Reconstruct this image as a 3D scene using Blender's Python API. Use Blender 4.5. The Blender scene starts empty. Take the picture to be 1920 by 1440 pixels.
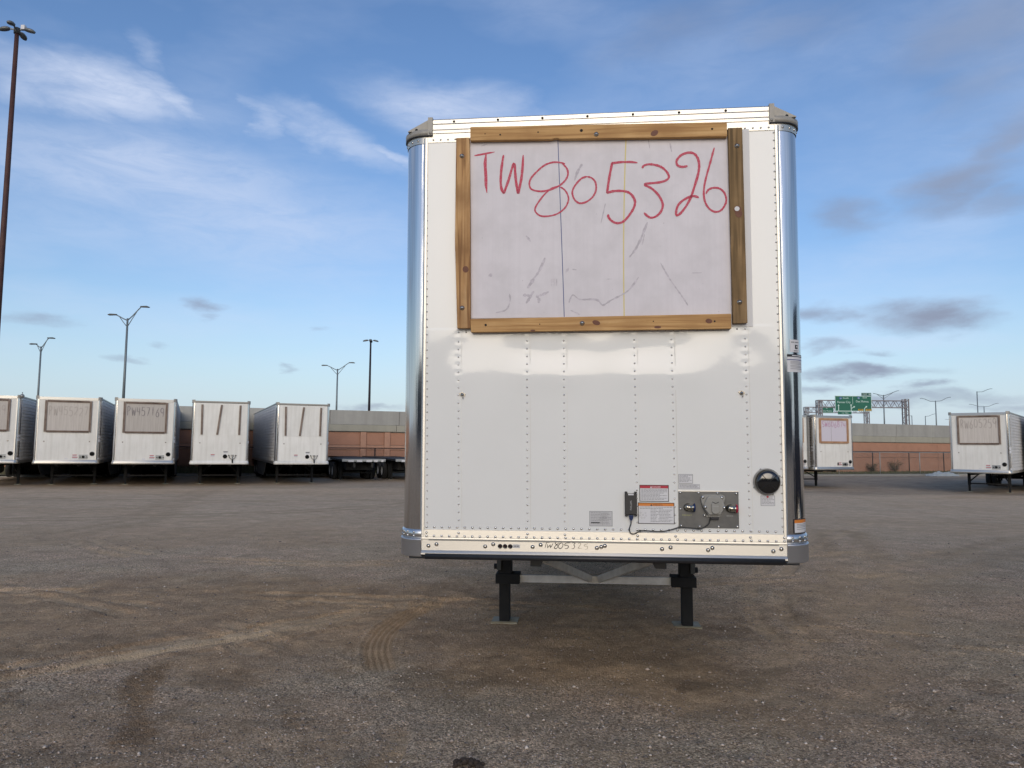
import bpy, math, random
import numpy as np
from mathutils import Vector, Matrix, Euler
R_ = math.radians
random.seed(7); rng = np.random.default_rng(11)
sc = bpy.context.scene
COL = sc.collection

# ------------------------------------------------------------------ camera
cam_d = bpy.data.cameras.new('camera'); cam = bpy.data.objects.new('camera', cam_d); COL.objects.link(cam)
cam_d.sensor_fit = 'HORIZONTAL'; cam_d.sensor_width = 36.0; cam_d.lens = 36.0 * 1380 / 1920
cam_d.clip_start = 0.05; cam_d.clip_end = 6000
CAM_H, CAM_P, CAM_R = 1.7399, 0.0852, -0.0080
right = Vector((math.cos(CAM_R), 0, -math.sin(CAM_R))); 
M_ = Matrix.Rotation(CAM_P, 3, 'X') @ Matrix.Rotation(CAM_R, 3, 'Y')
r_, f_, u_ = M_ @ Vector((1, 0, 0)), M_ @ Vector((0, 1, 0)), M_ @ Vector((0, 0, 1))
cam.matrix_world = Matrix(((r_.x, u_.x, -f_.x, 0), (r_.y, u_.y, -f_.y, 0), (r_.z, u_.z, -f_.z, CAM_H), (0, 0, 0, 1)))
sc.camera = cam
sc.render.resolution_x = 1024; sc.render.resolution_y = 768
sc.view_settings.view_transform = 'Standard'; sc.view_settings.look = 'None'
sc.view_settings.exposure = 0.15; sc.view_settings.gamma = 1.0

# ------------------------------------------------------------------ sun and sky
SUN_EL, SUN_AZ = 20.0, 184.5
sd = bpy.data.lights.new('sun', 'SUN'); sd.energy = 1.35; sd.angle = R_(44); sd.color = (1.0, 0.89, 0.71)
so = bpy.data.objects.new('sun', sd); COL.objects.link(so)
sv = Vector((math.sin(R_(SUN_AZ)) * math.cos(R_(SUN_EL)), math.cos(R_(SUN_AZ)) * math.cos(R_(SUN_EL)), math.sin(R_(SUN_EL))))
so.rotation_euler = (-sv).to_track_quat('-Z', 'Y').to_euler(); so.location = sv * 50

world = bpy.data.worlds.new('World'); sc.world = world; world.use_nodes = True
def wn():
    nt = world.node_tree; nt.nodes.clear(); N = nt.nodes.new; L = nt.links.new
    out = N('ShaderNodeOutputWorld'); bg = N('ShaderNodeBackground'); L(bg.outputs[0], out.inputs[0])
    bg.inputs[1].default_value = 0.13
    sky = N('ShaderNodeTexSky'); sky.sky_type = 'NISHITA'; sky.sun_disc = False
    sky.sun_elevation = R_(SUN_EL); sky.sun_rotation = R_(SUN_AZ); sky.air_density = 1.2; sky.dust_density = 1.0; sky.ozone_density = 3.0
    tc = N('ShaderNodeTexCoord'); sx = N('ShaderNodeSeparateXYZ'); L(tc.outputs['Generated'], sx.inputs[0])
    def m(op, a, b=None, c=None, clamp=False):
        n = N('ShaderNodeMath'); n.operation = op; n.use_clamp = clamp
        for i, v in enumerate((a, b, c)):
            if v is None: continue
            if isinstance(v, (int, float)): n.inputs[i].default_value = v
            else: L(v, n.inputs[i])
        return n.outputs[0]
    az = m('ARCTAN2', sx.outputs[0], sx.outputs[1]); el = m('ARCSINE', sx.outputs[2])
    # warp by fractal noise stretched along the horizon
    mp = N('ShaderNodeMapping'); mp.inputs['Scale'].default_value = (4, 4, 11); L(tc.outputs['Generated'], mp.inputs[0])
    nz = N('ShaderNodeTexNoise'); nz.inputs['Scale'].default_value = 1.3; nz.inputs['Detail'].default_value = 7; nz.inputs['Roughness'].default_value = 0.58
    L(mp.outputs[0], nz.inputs['Vector'])
    sn = N('ShaderNodeSeparateXYZ'); L(nz.outputs['Color'], sn.inputs[0])
    wx = m('MULTIPLY', m('SUBTRACT', sn.outputs[0], 0.5), 0.22); wy = m('MULTIPLY', m('SUBTRACT', sn.outputs[1], 0.5), 0.075)
    cb = N('ShaderNodeCombineXYZ'); L(m('ADD', az, wx), cb.inputs[0]); L(m('ADD', el, wy), cb.inputs[1])
    def blob(a, e, sa, se, rot, s, soft=0.05):
        q = N('ShaderNodeMapping'); q.vector_type = 'TEXTURE'
        q.inputs['Location'].default_value = (a, e, 0); q.inputs['Rotation'].default_value = (0, 0, R_(rot)); q.inputs['Scale'].default_value = (sa, se, 1)
        L(cb.outputs[0], q.inputs[0])
        ln = N('ShaderNodeVectorMath'); ln.operation = 'LENGTH'; L(q.outputs[0], ln.inputs[0])
        mr = N('ShaderNodeMapRange'); mr.interpolation_type = 'SMOOTHSTEP'
        mr.inputs['From Min'].default_value = soft; mr.inputs['From Max'].default_value = 1.25; mr.inputs['To Min'].default_value = s; mr.inputs['To Max'].default_value = 0
        L(ln.outputs['Value'], mr.inputs['Value']); return mr.outputs[0]
    WHITE = [(-0.539,0.408,0.139,0.0324,-4,0.85),(-0.457,0.411,0.073,0.0175,-12,0.7),(-0.608,0.397,0.061,0.0323,0,0.55),(-0.471,0.446,0.036,0.0169,-30,0.3),(-0.093,0.446,0.156,0.0347,-6,0.75),(-0.026,0.452,0.083,0.0316,0,0.5),(-0.335,0.412,0.04,0.0172,-35,0.5),(-0.252,0.4,0.112,0.0216,-18,0.55),(-0.18,0.384,0.065,0.0117,-22,0.6),(-0.295,0.42,0.048,0.0185,-25,0.4),(-0.459,0.323,0.257,0.0797,0,0.62),(-0.343,0.28,0.275,0.0853,0,0.5),(-0.542,0.255,0.141,0.0543,0,0.3),(-0.574,0.165,0.103,0.0302,0,0.25),(-0.415,0.154,0.257,0.0396,0,0.22),(-0.046,0.292,0.192,0.0624,10,0.22),(0.528,0.258,0.122,0.0365,0,0.3),(0.499,0.231,0.148,0.0281,0,0.28),(0.467,0.132,0.152,0.0155,0,0.35),(0.283,0.492,0.181,0.0411,10,0.18),(1.3,0.5,0.5,0.12,10,0.5),(2.2,0.35,0.6,0.1,0,0.5),(-1.4,0.4,0.5,0.1,5,0.5),(-2.4,0.5,0.6,0.12,0,0.5),(3.0,0.6,0.5,0.1,0,0.4)]
    DARK = [(0.505,0.16,0.084,0.0215,-3,0.95),(0.491,0.172,0.034,0.0114,0,0.5),(0.405,0.171,0.043,0.0146,0,0.7),(0.557,0.302,0.091,0.0264,14,0.75),(0.606,0.339,0.046,0.0336,25,0.6),(0.583,0.28,0.062,0.014,0,0.45),(0.417,0.284,0.05,0.0242,0,0.55),(0.445,0.092,0.089,0.0098,-4,0.9),(0.399,0.075,0.037,0.008,0,0.65),(0.513,0.067,0.026,0.0063,0,0.75),(0.493,0.055,0.13,0.0089,2,0.65),(0.589,0.048,0.045,0.006,0,0.5),(0.394,0.129,0.028,0.008,0,0.5),(0.446,0.118,0.033,0.0059,0,0.45),(-0.412,0.172,0.031,0.0099,-4,0.65),(-0.412,0.158,0.015,0.0053,0,0.3),(-0.598,0.139,0.03,0.0107,-4,0.5),(-0.506,0.099,0.021,0.0051,0,0.4),(-0.292,0.093,0.013,0.0042,0,0.4),(-0.21,0.048,0.052,0.0057,0,0.6),(-0.268,0.153,0.016,0.0056,0,0.25),(-0.467,0.121,0.015,0.0065,0,0.3),(0.591,0.458,0.12,0.0471,0,0.45),(0.234,0.527,0.129,0.0346,8,0.32),(0.386,0.512,0.104,0.0279,0,0.25),(0.604,0.406,0.061,0.0323,10,0.3),(1.2,0.2,0.2,0.03,0,0.5),(1.9,0.15,0.25,0.03,0,0.4),(-1.3,0.2,0.3,0.03,0,0.5),(-1.0,0.1,0.2,0.015,0,0.4),(1.0,0.08,0.2,0.012,0,0.4)]
    def acc(lst):
        o = None
        for b in lst:
            v = blob(*b); o = v if o is None else m('MAXIMUM', o, v)
        return o
    w = acc(WHITE); d = acc(DARK)
    # tone: the sky between clouds, tinted a touch deeper blue with height
    hs = N('ShaderNodeHueSaturation'); hs.inputs['Saturation'].default_value = 1.10; hs.inputs['Value'].default_value = 1.0; L(sky.outputs[0], hs.inputs['Color'])
    tn = N('ShaderNodeMix'); tn.data_type = 'RGBA'; tn.blend_type = 'MULTIPLY'; tn.inputs['Factor'].default_value = 1; L(hs.outputs[0], tn.inputs[6]); tn.inputs[7].default_value = (1.0, .95, 1.05, 1)
    # thin veil modulated by noise
    n2 = N('ShaderNodeTexNoise'); n2.inputs['Scale'].default_value = 0.9; n2.inputs['Detail'].default_value = 5; L(mp.outputs[0], n2.inputs['Vector'])
    vl = m('MULTIPLY', m('SUBTRACT', n2.outputs['Fac'], 0.42, clamp=True), 0.9)
    mp2 = N('ShaderNodeMapping'); mp2.inputs['Scale'].default_value = (7, 7, 26); mp2.inputs['Rotation'].default_value = (.25, .35, 0); L(tc.outputs['Generated'], mp2.inputs[0])
    n3 = N('ShaderNodeTexNoise'); n3.inputs['Scale'].default_value = 1.6; n3.inputs['Detail'].default_value = 8; n3.inputs['Roughness'].default_value = .68; n3.inputs['Distortion'].default_value = .6; L(mp2.outputs[0], n3.inputs['Vector'])
    wisp = m('MULTIPLY_ADD', m('SUBTRACT', n3.outputs['Fac'], 0.5), 1.7, 0.85, clamp=True)
    w2 = m('MULTIPLY', m('MAXIMUM', w, vl), wisp)
    d = m('MULTIPLY', d, m('MULTIPLY_ADD', m('SUBTRACT', n3.outputs['Fac'], 0.5), 1.4, 0.95, clamp=True))
    def mix(f, a, b):
        n = N('ShaderNodeMix'); n.data_type = 'RGBA'; L(f, n.inputs['Factor'])
        for i, v in ((6, a), (7, b)):
            if isinstance(v, tuple): n.inputs[i].default_value = (*v, 1)
            else: L(v, n.inputs[i])
        return n.outputs[2]
    K = 7.2
    hz = N('ShaderNodeMapRange'); hz.interpolation_type = 'SMOOTHSTEP'; hz.inputs['From Min'].default_value = 0.0; hz.inputs['From Max'].default_value = 0.22; hz.inputs['To Min'].default_value = 0.62; hz.inputs['To Max'].default_value = 0.0; L(el, hz.inputs['Value'])
    base = mix(hz.outputs[0], tn.outputs[2], (0.47 * K, 0.66 * K, 0.86 * K))
    c = mix(w2, base, (0.64 * K, 0.72 * K, 0.90 * K))
    c = mix(d, c, (0.27 * K, 0.31 * K, 0.42 * K))
    L(c, bg.inputs[0])
wn()

# ------------------------------------------------------------------ helpers
class MB:
    def __init__(s): s.v = []; s.f = []; s.sm = []
    def add(s, vs, fs, smooth=False):
        o = len(s.v); s.v += [tuple(map(float, p)) for p in vs]
        for i, f in enumerate(fs):
            s.f.append(tuple(o + k for k in f)); s.sm.append(smooth if isinstance(smooth, bool) else smooth[i])
        return s
    def box(s, x0, x1, y0, y1, z0, z1, mat=None):
        vs = [(x, y, z) for z in (z0, z1) for y in (y0, y1) for x in (x0, x1)]
        if mat is not None: vs = [tuple(mat @ Vector(p)) for p in vs]
        return s.add(vs, [(0, 2, 3, 1), (4, 5, 7, 6), (0, 1, 5, 4), (2, 6, 7, 3), (0, 4, 6, 2), (1, 3, 7, 5)])
    def bar(s, a, b, w, h=None, up=(0, 0, 1)):
        h = w if h is None else h; a = Vector(a); b = Vector(b); d = (b - a); L = d.length; d.normalize()
        x = d.cross(Vector(up)); 
        if x.length < 1e-4: x = d.cross(Vector((0, 1, 0)))
        x.normalize(); z = x.cross(d)
        vs = [p + x * i * w / 2 + z * k * h / 2 for p in (a, b) for (i, k) in ((-1, -1), (1, -1), (1, 1), (-1, 1))]
        return s.add(vs, [(0, 3, 2, 1), (4, 5, 6, 7), (0, 1, 5, 4), (1, 2, 6, 5), (2, 3, 7, 6), (3, 0, 4, 7)])
    def cyl(s, a, b, r0, r1=None, n=12, caps=True):
        r1 = r0 if r1 is None else r1; a = Vector(a); b = Vector(b); d = (b - a).normalized()
        x = d.orthogonal().normalized(); y = d.cross(x)
        vs = []
        for p, r in ((a, r0), (b, r1)):
            for i in range(n):
                t = 2 * math.pi * i / n; vs.append(p + x * math.cos(t) * r + y * math.sin(t) * r)
        fs = [(i, (i + 1) % n, n + (i + 1) % n, n + i) for i in range(n)]; sm = [True] * n
        if caps: fs += [tuple(range(n))[::-1], tuple(range(n, 2 * n))]; sm += [False, False]
        return s.add(vs, fs, sm)
    def tube(s, pts, r, n=8, rs=None):
        pts = [Vector(p) for p in pts]; vs = []; x = None
        for i, p in enumerate(pts):
            d = (pts[min(i + 1, len(pts) - 1)] - pts[max(i - 1, 0)]).normalized()
            x = d.orthogonal().normalized() if x is None else (x - d * x.dot(d)).normalized()
            y = d.cross(x); rr = rs[i] if rs else r
            for k in range(n):
                t = 2 * math.pi * k / n; vs.append(p + x * math.cos(t) * rr + y * math.sin(t) * rr)
        fs = []
        for i in range(len(pts) - 1):
            for k in range(n): fs.append((i * n + k, i * n + (k + 1) % n, (i + 1) * n + (k + 1) % n, (i + 1) * n + k))
        sm = [True] * len(fs); m = len(pts) - 1
        fs += [tuple(range(n))[::-1], tuple(m * n + k for k in range(n))]; sm += [False, False]
        return s.add(vs, fs, sm)
    def lathe(s, prof, c, axis, n=16, smooth=True):     # prof [(r, t)] around axis from c
        c = Vector(c); d = Vector(axis).normalized(); x = d.orthogonal().normalized(); y = d.cross(x); vs = []
        for r, t in prof:
            for k in range(n):
                a = 2 * math.pi * k / n; vs.append(c + d * t + x * math.cos(a) * r + y * math.sin(a) * r)
        fs = [(i * n + k, i * n + (k + 1) % n, (i + 1) * n + (k + 1) % n, (i + 1) * n + k) for i in range(len(prof) - 1) for k in range(n)]
        return s.add(vs, fs, smooth)
    def prism(s, poly, t0, t1, f=lambda a, b, t: (a, t, b)):    # polygon in (a, b) swept in t
        n = len(poly); vs = [f(a, b, t) for t in (t0, t1) for a, b in poly]
        fs = [tuple(range(n))[::-1], tuple(range(n, 2 * n))] + [(i, (i + 1) % n, n + (i + 1) % n, n + i) for i in range(n)]
        return s.add(vs, fs)
    def sweep(s, prof, path, closed=False, smooth=True):   # prof [(out, z)], path [(x, y, nx, ny)]
        n = len(prof); vs = [(x + nx * o, y + ny * o, z) for (x, y, nx, ny) in path for (o, z) in prof]
        fs = []; kk = range(n if closed else n - 1)
        for i in range(len(path) - 1):
            for k in kk: fs.append((i * n + k, i * n + (k + 1) % n, (i + 1) * n + (k + 1) % n, (i + 1) * n + k))
        sm = [smooth] * len(fs)
        if closed: m = (len(path) - 1) * n; fs += [tuple(range(n)), tuple(m + k for k in range(n))[::-1]]; sm += [False, False]
        return s.add(vs, fs, sm)
    def mesh(s, name, mat):
        me = bpy.data.meshes.new(name); me.from_pydata(s.v, [], s.f); me.polygons.foreach_set('use_smooth', s.sm)
        if mat is not None: me.materials.append(mat)
        me.update(); return me
    def build(s, name, mat, parent=None, bevel=0, label=None, fix=False):
        me = s.mesh(name, mat)
        if fix:
            import bmesh
            bm = bmesh.new(); bm.from_mesh(me); bmesh.ops.recalc_face_normals(bm, faces=bm.faces); bm.to_mesh(me); bm.free()
        o = bpy.data.objects.new(name, me); COL.objects.link(o)
        if parent is not None: o.parent = parent
        if bevel:
            b = o.modifiers.new('bevel', 'BEVEL'); b.width = bevel; b.segments = 2; b.limit_method = 'ANGLE'
        if label: o['label'] = label
        return o
def put(name, me, parent=None, loc=(0, 0, 0), rot=(0, 0, 0)):
    o = bpy.data.objects.new(name, me); COL.objects.link(o); o.parent = parent; o.location = loc; o.rotation_euler = rot; return o
def thing(name, label, cat, loc=(0, 0, 0), rz=0, group=None, rot=None):
    o = bpy.data.objects.new(name, None); COL.objects.link(o); o.empty_display_size = 0.3
    o.location = loc; o.rotation_euler = rot if rot is not None else (0, 0, rz); return tag(o, label, cat, group)
def tag(o, label=None, cat=None, group=None, kind=None):
    for k, v in (('label', label), ('category', cat), ('group', group), ('kind', kind)):
        if v: o[k] = v
    return o
def copy_tree(o, parent=None):
    kids = list(o.children); c = o.copy(); COL.objects.link(c); c.parent = parent
    for k in kids: copy_tree(k, c)
    return c

# ------------------------------------------------------------------ materials
MATS = {}
def mat(name, col, rough=0.6, metal=0.0, spec=0.5, coat=0.0, coat_ior=1.5, noise=None, bump=None, streak=None, emit=None, aniso=0, coat_rough=0.03, vary=0):
    """noise=(scale, amount, detail, second colour)  bump=(scale, strength, distance)  streak=(vector scale, amount, colour)"""
    m = bpy.data.materials.new(name); m.use_nodes = True; nt = m.node_tree; N = nt.nodes.new; L = nt.links.new
    b = nt.nodes['Principled BSDF']; b.inputs['Base Color'].default_value = (*col, 1); b.inputs['Roughness'].default_value = rough
    b.inputs['Metallic'].default_value = metal; b.inputs['Specular IOR Level'].default_value = spec
    b.inputs['Coat Weight'].default_value = coat; b.inputs['Coat IOR'].default_value = coat_ior; b.inputs['Coat Roughness'].default_value = coat_rough
    if aniso:
        b.inputs['Anisotropic'].default_value = aniso; b.inputs['Anisotropic Rotation'].default_value = .25; tg = N('ShaderNodeTangent'); tg.direction_type = 'RADIAL'; tg.axis = 'Z'; L(tg.outputs[0], b.inputs['Tangent'])
    tc = N('ShaderNodeTexCoord'); cur = None
    def mixc(fac, a, c2):
        n = N('ShaderNodeMix'); n.data_type = 'RGBA'; L(fac, n.inputs['Factor'])
        if a is None: n.inputs[6].default_value = (*col, 1)
        else: L(a, n.inputs[6])
        n.inputs[7].default_value = (*c2, 1); return n.outputs[2]
    def field(scale, amount, detail, lo=0.42, hi=0.72):
        nz = N('ShaderNodeTexNoise'); nz.inputs['Detail'].default_value = detail; nz.inputs['Roughness'].default_value = 0.6
        if isinstance(scale, tuple):
            mp = N('ShaderNodeMapping'); mp.inputs['Scale'].default_value = scale; L(tc.outputs['Object'], mp.inputs[0]); L(mp.outputs[0], nz.inputs['Vector']); nz.inputs['Scale'].default_value = 1
        else: L(tc.outputs['Object'], nz.inputs['Vector']); nz.inputs['Scale'].default_value = scale
        mr = N('ShaderNodeMapRange'); mr.inputs['From Min'].default_value = lo; mr.inputs['From Max'].default_value = hi; mr.inputs['To Max'].default_value = amount
        L(nz.outputs['Fac'], mr.inputs['Value']); return mr.outputs[0]
    for nn in ([noise] if isinstance(noise, tuple) else (noise or [])): cur = mixc(field(nn[0], nn[1], nn[2]), cur, nn[3])
    if streak: cur = mixc(field(streak[0], streak[1], 6), cur, streak[2])
    if vary:
        oi = N('ShaderNodeObjectInfo'); vr = N('ShaderNodeMapRange'); vr.inputs['To Min'].default_value = 1 - vary; vr.inputs['To Max'].default_value = 1.0; L(oi.outputs['Random'], vr.inputs['Value'])
        mm = N('ShaderNodeVectorMath'); mm.operation = 'SCALE'; L(cur, mm.inputs[0]); L(vr.outputs[0], mm.inputs['Scale']); cur = mm.outputs[0]
    if cur is not None: L(cur, b.inputs['Base Color'])
    if bump:
        nz = N('ShaderNodeTexNoise'); nz.inputs['Detail'].default_value = 6
        if isinstance(bump[0], tuple):
            mp = N('ShaderNodeMapping'); mp.inputs['Scale'].default_value = bump[0]; L(tc.outputs['Object'], mp.inputs[0]); L(mp.outputs[0], nz.inputs['Vector']); nz.inputs['Scale'].default_value = 1
        else: L(tc.outputs['Object'], nz.inputs['Vector']); nz.inputs['Scale'].default_value = bump[0]
        bp = N('ShaderNodeBump'); bp.inputs['Strength'].default_value = bump[1]; bp.inputs['Distance'].default_value = bump[2]
        L(nz.outputs['Fac'], bp.inputs['Height']); L(bp.outputs[0], b.inputs['Normal'])
        if coat: L(bp.outputs[0], b.inputs['Coat Normal'])
    if emit: b.inputs['Emission Color'].default_value = (*col, 1); b.inputs['Emission Strength'].default_value = emit
    MATS[name] = m; return m
M = MATS
mat('white_paint', (.735, .74, .715), .3, spec=.25, coat=1.0, coat_ior=1.40, coat_rough=.06, noise=(2.2, .25, 6, (.67, .67, .64)), bump=(1.6, .10, .02))
mat('old_white', (.80, .795, .75), .45, coat=.3, noise=(1.2, .35, 7, (.54, .53, .48)), streak=((9, 9, .7), .35, (.50, .485, .42)), vary=.14)
mat('cover_white', (.60, .60, .60), .5, noise=(3, .2, 5, (.52, .52, .52)))
mat('board', (.66, .63, .655), .62, noise=[(2.6, .30, 8, (.74, .72, .735)), (5.5, .55, 9, (.50, .48, .495)), (1.3, .35, 8, (.55, .53, .55))], streak=((60, 60, 1.3), .30, (.57, .54, .565)))
mat('brace_grey', (.80, .80, .77), .6, .0, noise=(8, .4, 5, (.28, .28, .27)))
mat('old_board', (.56, .52, .47), .7, noise=(1.5, .3, 7, (.60, .57, .53)), streak=((26, 26, 1.2), .45, (.36, .32, .28)), vary=.22)
mat('sw_board', (.58, .545, .60), .6, noise=(1.5, .3, 5, (.52, .50, .55)))
mat('aluminium', (.74, .73, .70), .30, 1.0, noise=(14, .2, 6, (.60, .59, .56)), streak=((.6, 40, 90), .25, (.62, .61, .58)), bump=((2, 60, 240), .10, .002))
mat('rail_aluminium', (.70, .675, .61), .42, .9, aniso=.75, streak=((.8, 40, 120), .20, (.66, .65, .61)), bump=((2, 60, 240), .08, .002))
mat('polished_steel', (.72, .70, .68), .10, 1.0, bump=((46, 46, .7), .40, .0045), streak=((60, 60, .9), .5, (.46, .455, .46)))
mat('cast_metal', (.33, .315, .28), .55, .15, noise=(30, .5, 6, (.24, .23, .205)), bump=(80, .3, .002))
mat('dull_metal', (.34, .34, .32), .45, .7, noise=(8, .3, 5, (.27, .27, .26)))
mat('black_rubber', (.016, .017, .02), .42, noise=(20, .4, 5, (.03, .03, .033)))
mat('black_paint', (.013, .014, .015), .75, spec=.25, noise=(9, .5, 6, (.028, .027, .025)), bump=(60, .2, .002))
mat('frame_black', (.012, .012, .013), .7, noise=(6, .5, 5, (.03, .028, .026)))
mat('galvanised', (.34, .35, .34), .5, .5, noise=(12, .4, 6, (.26, .27, .27)), bump=(40, .2, .002))
mat('foot_steel', (.34, .34, .27), .7, .1, noise=(18, .7, 6, (.23, .19, .12)))
mat('rivet_metal', (.60, .59, .56), .25, 1.0)
mat('bolt_metal', (.48, .45, .40), .22, 1.0)
mat('tyre', (.018, .018, .018), .85, noise=(10, .5, 4, (.04, .038, .034)))
mat('rim_white', (.62, .62, .60), .4, noise=(8, .4, 5, (.35, .33, .30)))
mat('skirt_grey', (.17, .18, .19), .5, noise=(3, .3, 5, (.12, .125, .13)))
mat('side_sheet', (.62, .62, .61), .45, .1, noise=(1.5, .3, 5, (.38, .39, .41)))
mat('red_crayon', (.50, .03, .07), .7, noise=(130, .62, 3, (.50, .30, .35)))
mat('faded_ink', (.40, .36, .325), .8, noise=(40, .6, 3, (.45, .41, .37)))
mat('pink_ink', (.42, .20, .32), .8, noise=(30, .5, 3, (.52, .40, .48)))
mat('grey_ink', (.22, .20, .20), .8, noise=(30, .5, 3, (.40, .37, .34)))
mat('black_marker', (.02, .018, .016), .6, noise=(90, .25, 3, (.10, .09, .07)))
mat('thin_marker', (.22, .19, .12), .6, noise=(90, .5, 3, (.38, .34, .24)))
mat('smudge', (.44, .41, .44), .8, noise=(45, .95, 6, (.63, .59, .635)))
mat('blue_line', (.05, .08, .22), .6); mat('yellow_line', (.62, .52, .20), .6)
mat('label_white', (.62, .62, .63), .45); mat('label_black', (.018, .016, .016), .5); mat('label_red', (.42, .02, .04), .5)
mat('label_orange', (.62, .20, .03), .5); mat('label_grey_ink', (.22, .22, .23), .6); mat('print_blue', (.05, .07, .2), .6)
mat('label_grey', (.40, .40, .40), .5, noise=(60, .6, 5, (.27, .26, .27)))
mat('stainless_plate', (.155, .155, .15), .35, .6, noise=[(9, .6, 7, (.26, .26, .25)), (22, .3, 5, (.11, .12, .13))], bump=(50, .1, .001))
mat('socket_grey', (.27, .265, .24), .55, noise=(30, .3, 5, (.21, .205, .185)), bump=(120, .2, .0006))
mat('chrome', (.44, .41, .34), .16, 1.0)
mat('anodised_blue', (.015, .03, .10), .35, .4); mat('anodised_red', (.38, .02, .05), .35, .3)
mat('module_black', (.03, .028, .026), .55, noise=(60, .4, 3, (.045, .042, .04)))
mat('yellow_print', (.42, .42, .16), .6); mat('silver_print', (.40, .40, .39), .5)
mat('lens_black', (.006, .006, .006), .12, coat=1.0)
mat('dark_lens', (.05, .015, .015), .25)
mat('reflector_red', (.25, .02, .02), .3)
mat('mast_rust', (.055, .020, .016), .7, noise=(2, .6, 6, (.10, .045, .03)))
mat('mast_dark', (.018, .012, .016), .7)
mat('lamp_grey', (.16, .17, .17), .5, .4); mat('pole_grey', (.17, .20, .21), .5, .3); mat('lamp_dark', (.05, .055, .055), .5)
mat('gantry_grey', (.20, .19, .20), .5, .3)
mat('sign_green', (.0, .115, .07), .5, noise=(.6, .25, 3, (.0, .095, .06))); mat('sign_dark_green', (.0, .06, .045), .5)
mat('sign_white', (.55, .72, .66), .5); mat('sign_yellow', (.42, .26, .02), .5); mat('shield_blue', (.03, .09, .28), .5)
mat('fence_dark', (.03, .02, .018), .7); mat('fence_light', (.36, .35, .32), .6, .3)
mat('concrete', (.34, .335, .305), .85, noise=[(.35, .5, 7, (.27, .265, .25)), (2.5, .35, 7, (.41, .40, .365))], streak=((1.3, 1.3, .12), .55, (.22, .215, .20)), bump=(12, .3, .01))
mat('concrete_lower', (.35, .335, .27), .85, noise=(.5, .5, 7, (.29, .28, .23)), streak=((1.6, 1.6, .2), .45, (.25, .24, .20)), bump=(12, .3, .01))
mat('stone_brown', (.40, .21, .138), .9, noise=[(1.1, .4, 6, (.24, .125, .08)), (7, .35, 6, (.41, .215, .13))], bump=(9, .5, .03))
mat('stone_band', (.46, .26, .175), .9, noise=(3, .4, 6, (.31, .17, .115)), bump=(12, .4, .02))
mat('kerb_stone', (.30, .285, .25), .9, noise=(2, .4, 6, (.22, .21, .18)), bump=(14, .3, .01))
mat('rubble', (.40, .43, .42), .8, noise=(3, .5, 6, (.27, .31, .33)), bump=(6, .5, .05))
mat('under_alloy', (.10, .10, .10), .6, .2)
mat('hose', (.03, .03, .028), .6)
mat('cladding', (.10, .10, .105), .7, noise=(.4, .4, 5, (.07, .07, .075))); mat('door_dark', (.045, .045, .05), .6)

def wood(name, base, dark, light, axis):
    m = bpy.data.materials.new(name); m.use_nodes = True; nt = m.node_tree; N = nt.nodes.new; L = nt.links.new; b = nt.nodes['Principled BSDF']
    tc = N('ShaderNodeTexCoord'); mp = N('ShaderNodeMapping'); sc_ = [26, 26, 26]; sc_[axis] = 1.1; mp.inputs['Scale'].default_value = sc_; L(tc.outputs['Object'], mp.inputs[0])
    nz = N('ShaderNodeTexNoise'); nz.inputs['Scale'].default_value = 1.6; nz.inputs['Detail'].default_value = 9; nz.inputs['Distortion'].default_value = .7; L(mp.outputs[0], nz.inputs['Vector'])
    r = N('ShaderNodeValToRGB'); e = r.color_ramp.elements; e[0].position = .34; e[0].color = (*dark, 1); e[1].position = .74; e[1].color = (*light, 1)
    k = e.new(.5); k.color = (*base, 1); L(nz.outputs['Fac'], r.inputs[0])
    n2 = N('ShaderNodeTexNoise'); n2.inputs['Scale'].default_value = 3.2; n2.inputs['Detail'].default_value = 5; L(tc.outputs['Object'], n2.inputs['Vector'])
    mr = N('ShaderNodeMapRange'); mr.inputs['From Min'].default_value = .46; mr.inputs['From Max'].default_value = .70; mr.inputs['To Max'].default_value = .75; L(n2.outputs['Fac'], mr.inputs['Value'])
    mx = N('ShaderNodeMix'); mx.data_type = 'RGBA'; L(mr.outputs[0], mx.inputs['Factor']); L(r.outputs[0], mx.inputs[6]); mx.inputs[7].default_value = (*dark, 1)
    L(mx.outputs[2], b.inputs['Base Color']); b.inputs['Roughness'].default_value = .75; b.inputs['Specular IOR Level'].default_value = .2
    bp = N('ShaderNodeBump'); bp.inputs['Strength'].default_value = .3; bp.inputs['Distance'].default_value = .003; L(nz.outputs['Fac'], bp.inputs['Height']); L(bp.outputs[0], b.inputs['Normal'])
    MATS[name] = m
wood('pine_h', (.50, .30, .125), (.34, .185, .075), (.62, .40, .19), 0)
wood('pine_v', (.46, .265, .115), (.22, .115, .05), (.62, .41, .21), 2)
wood('treated_v', (.235, .15, .07), (.12, .08, .04), (.34, .23, .12), 2)
wood('grey_wood_h', (.17, .125, .10), (.08, .055, .045), (.28, .22, .18), 0)
wood('grey_wood_v', (.22, .17, .14), (.13, .095, .075), (.32, .27, .22), 2)
wood('tan_wood', (.40, .24, .14), (.28, .15, .09), (.50, .33, .21), 2)
mat('knot', (.115, .035, .015), .6, noise=(60, .5, 5, (.20, .075, .03)))
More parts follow.
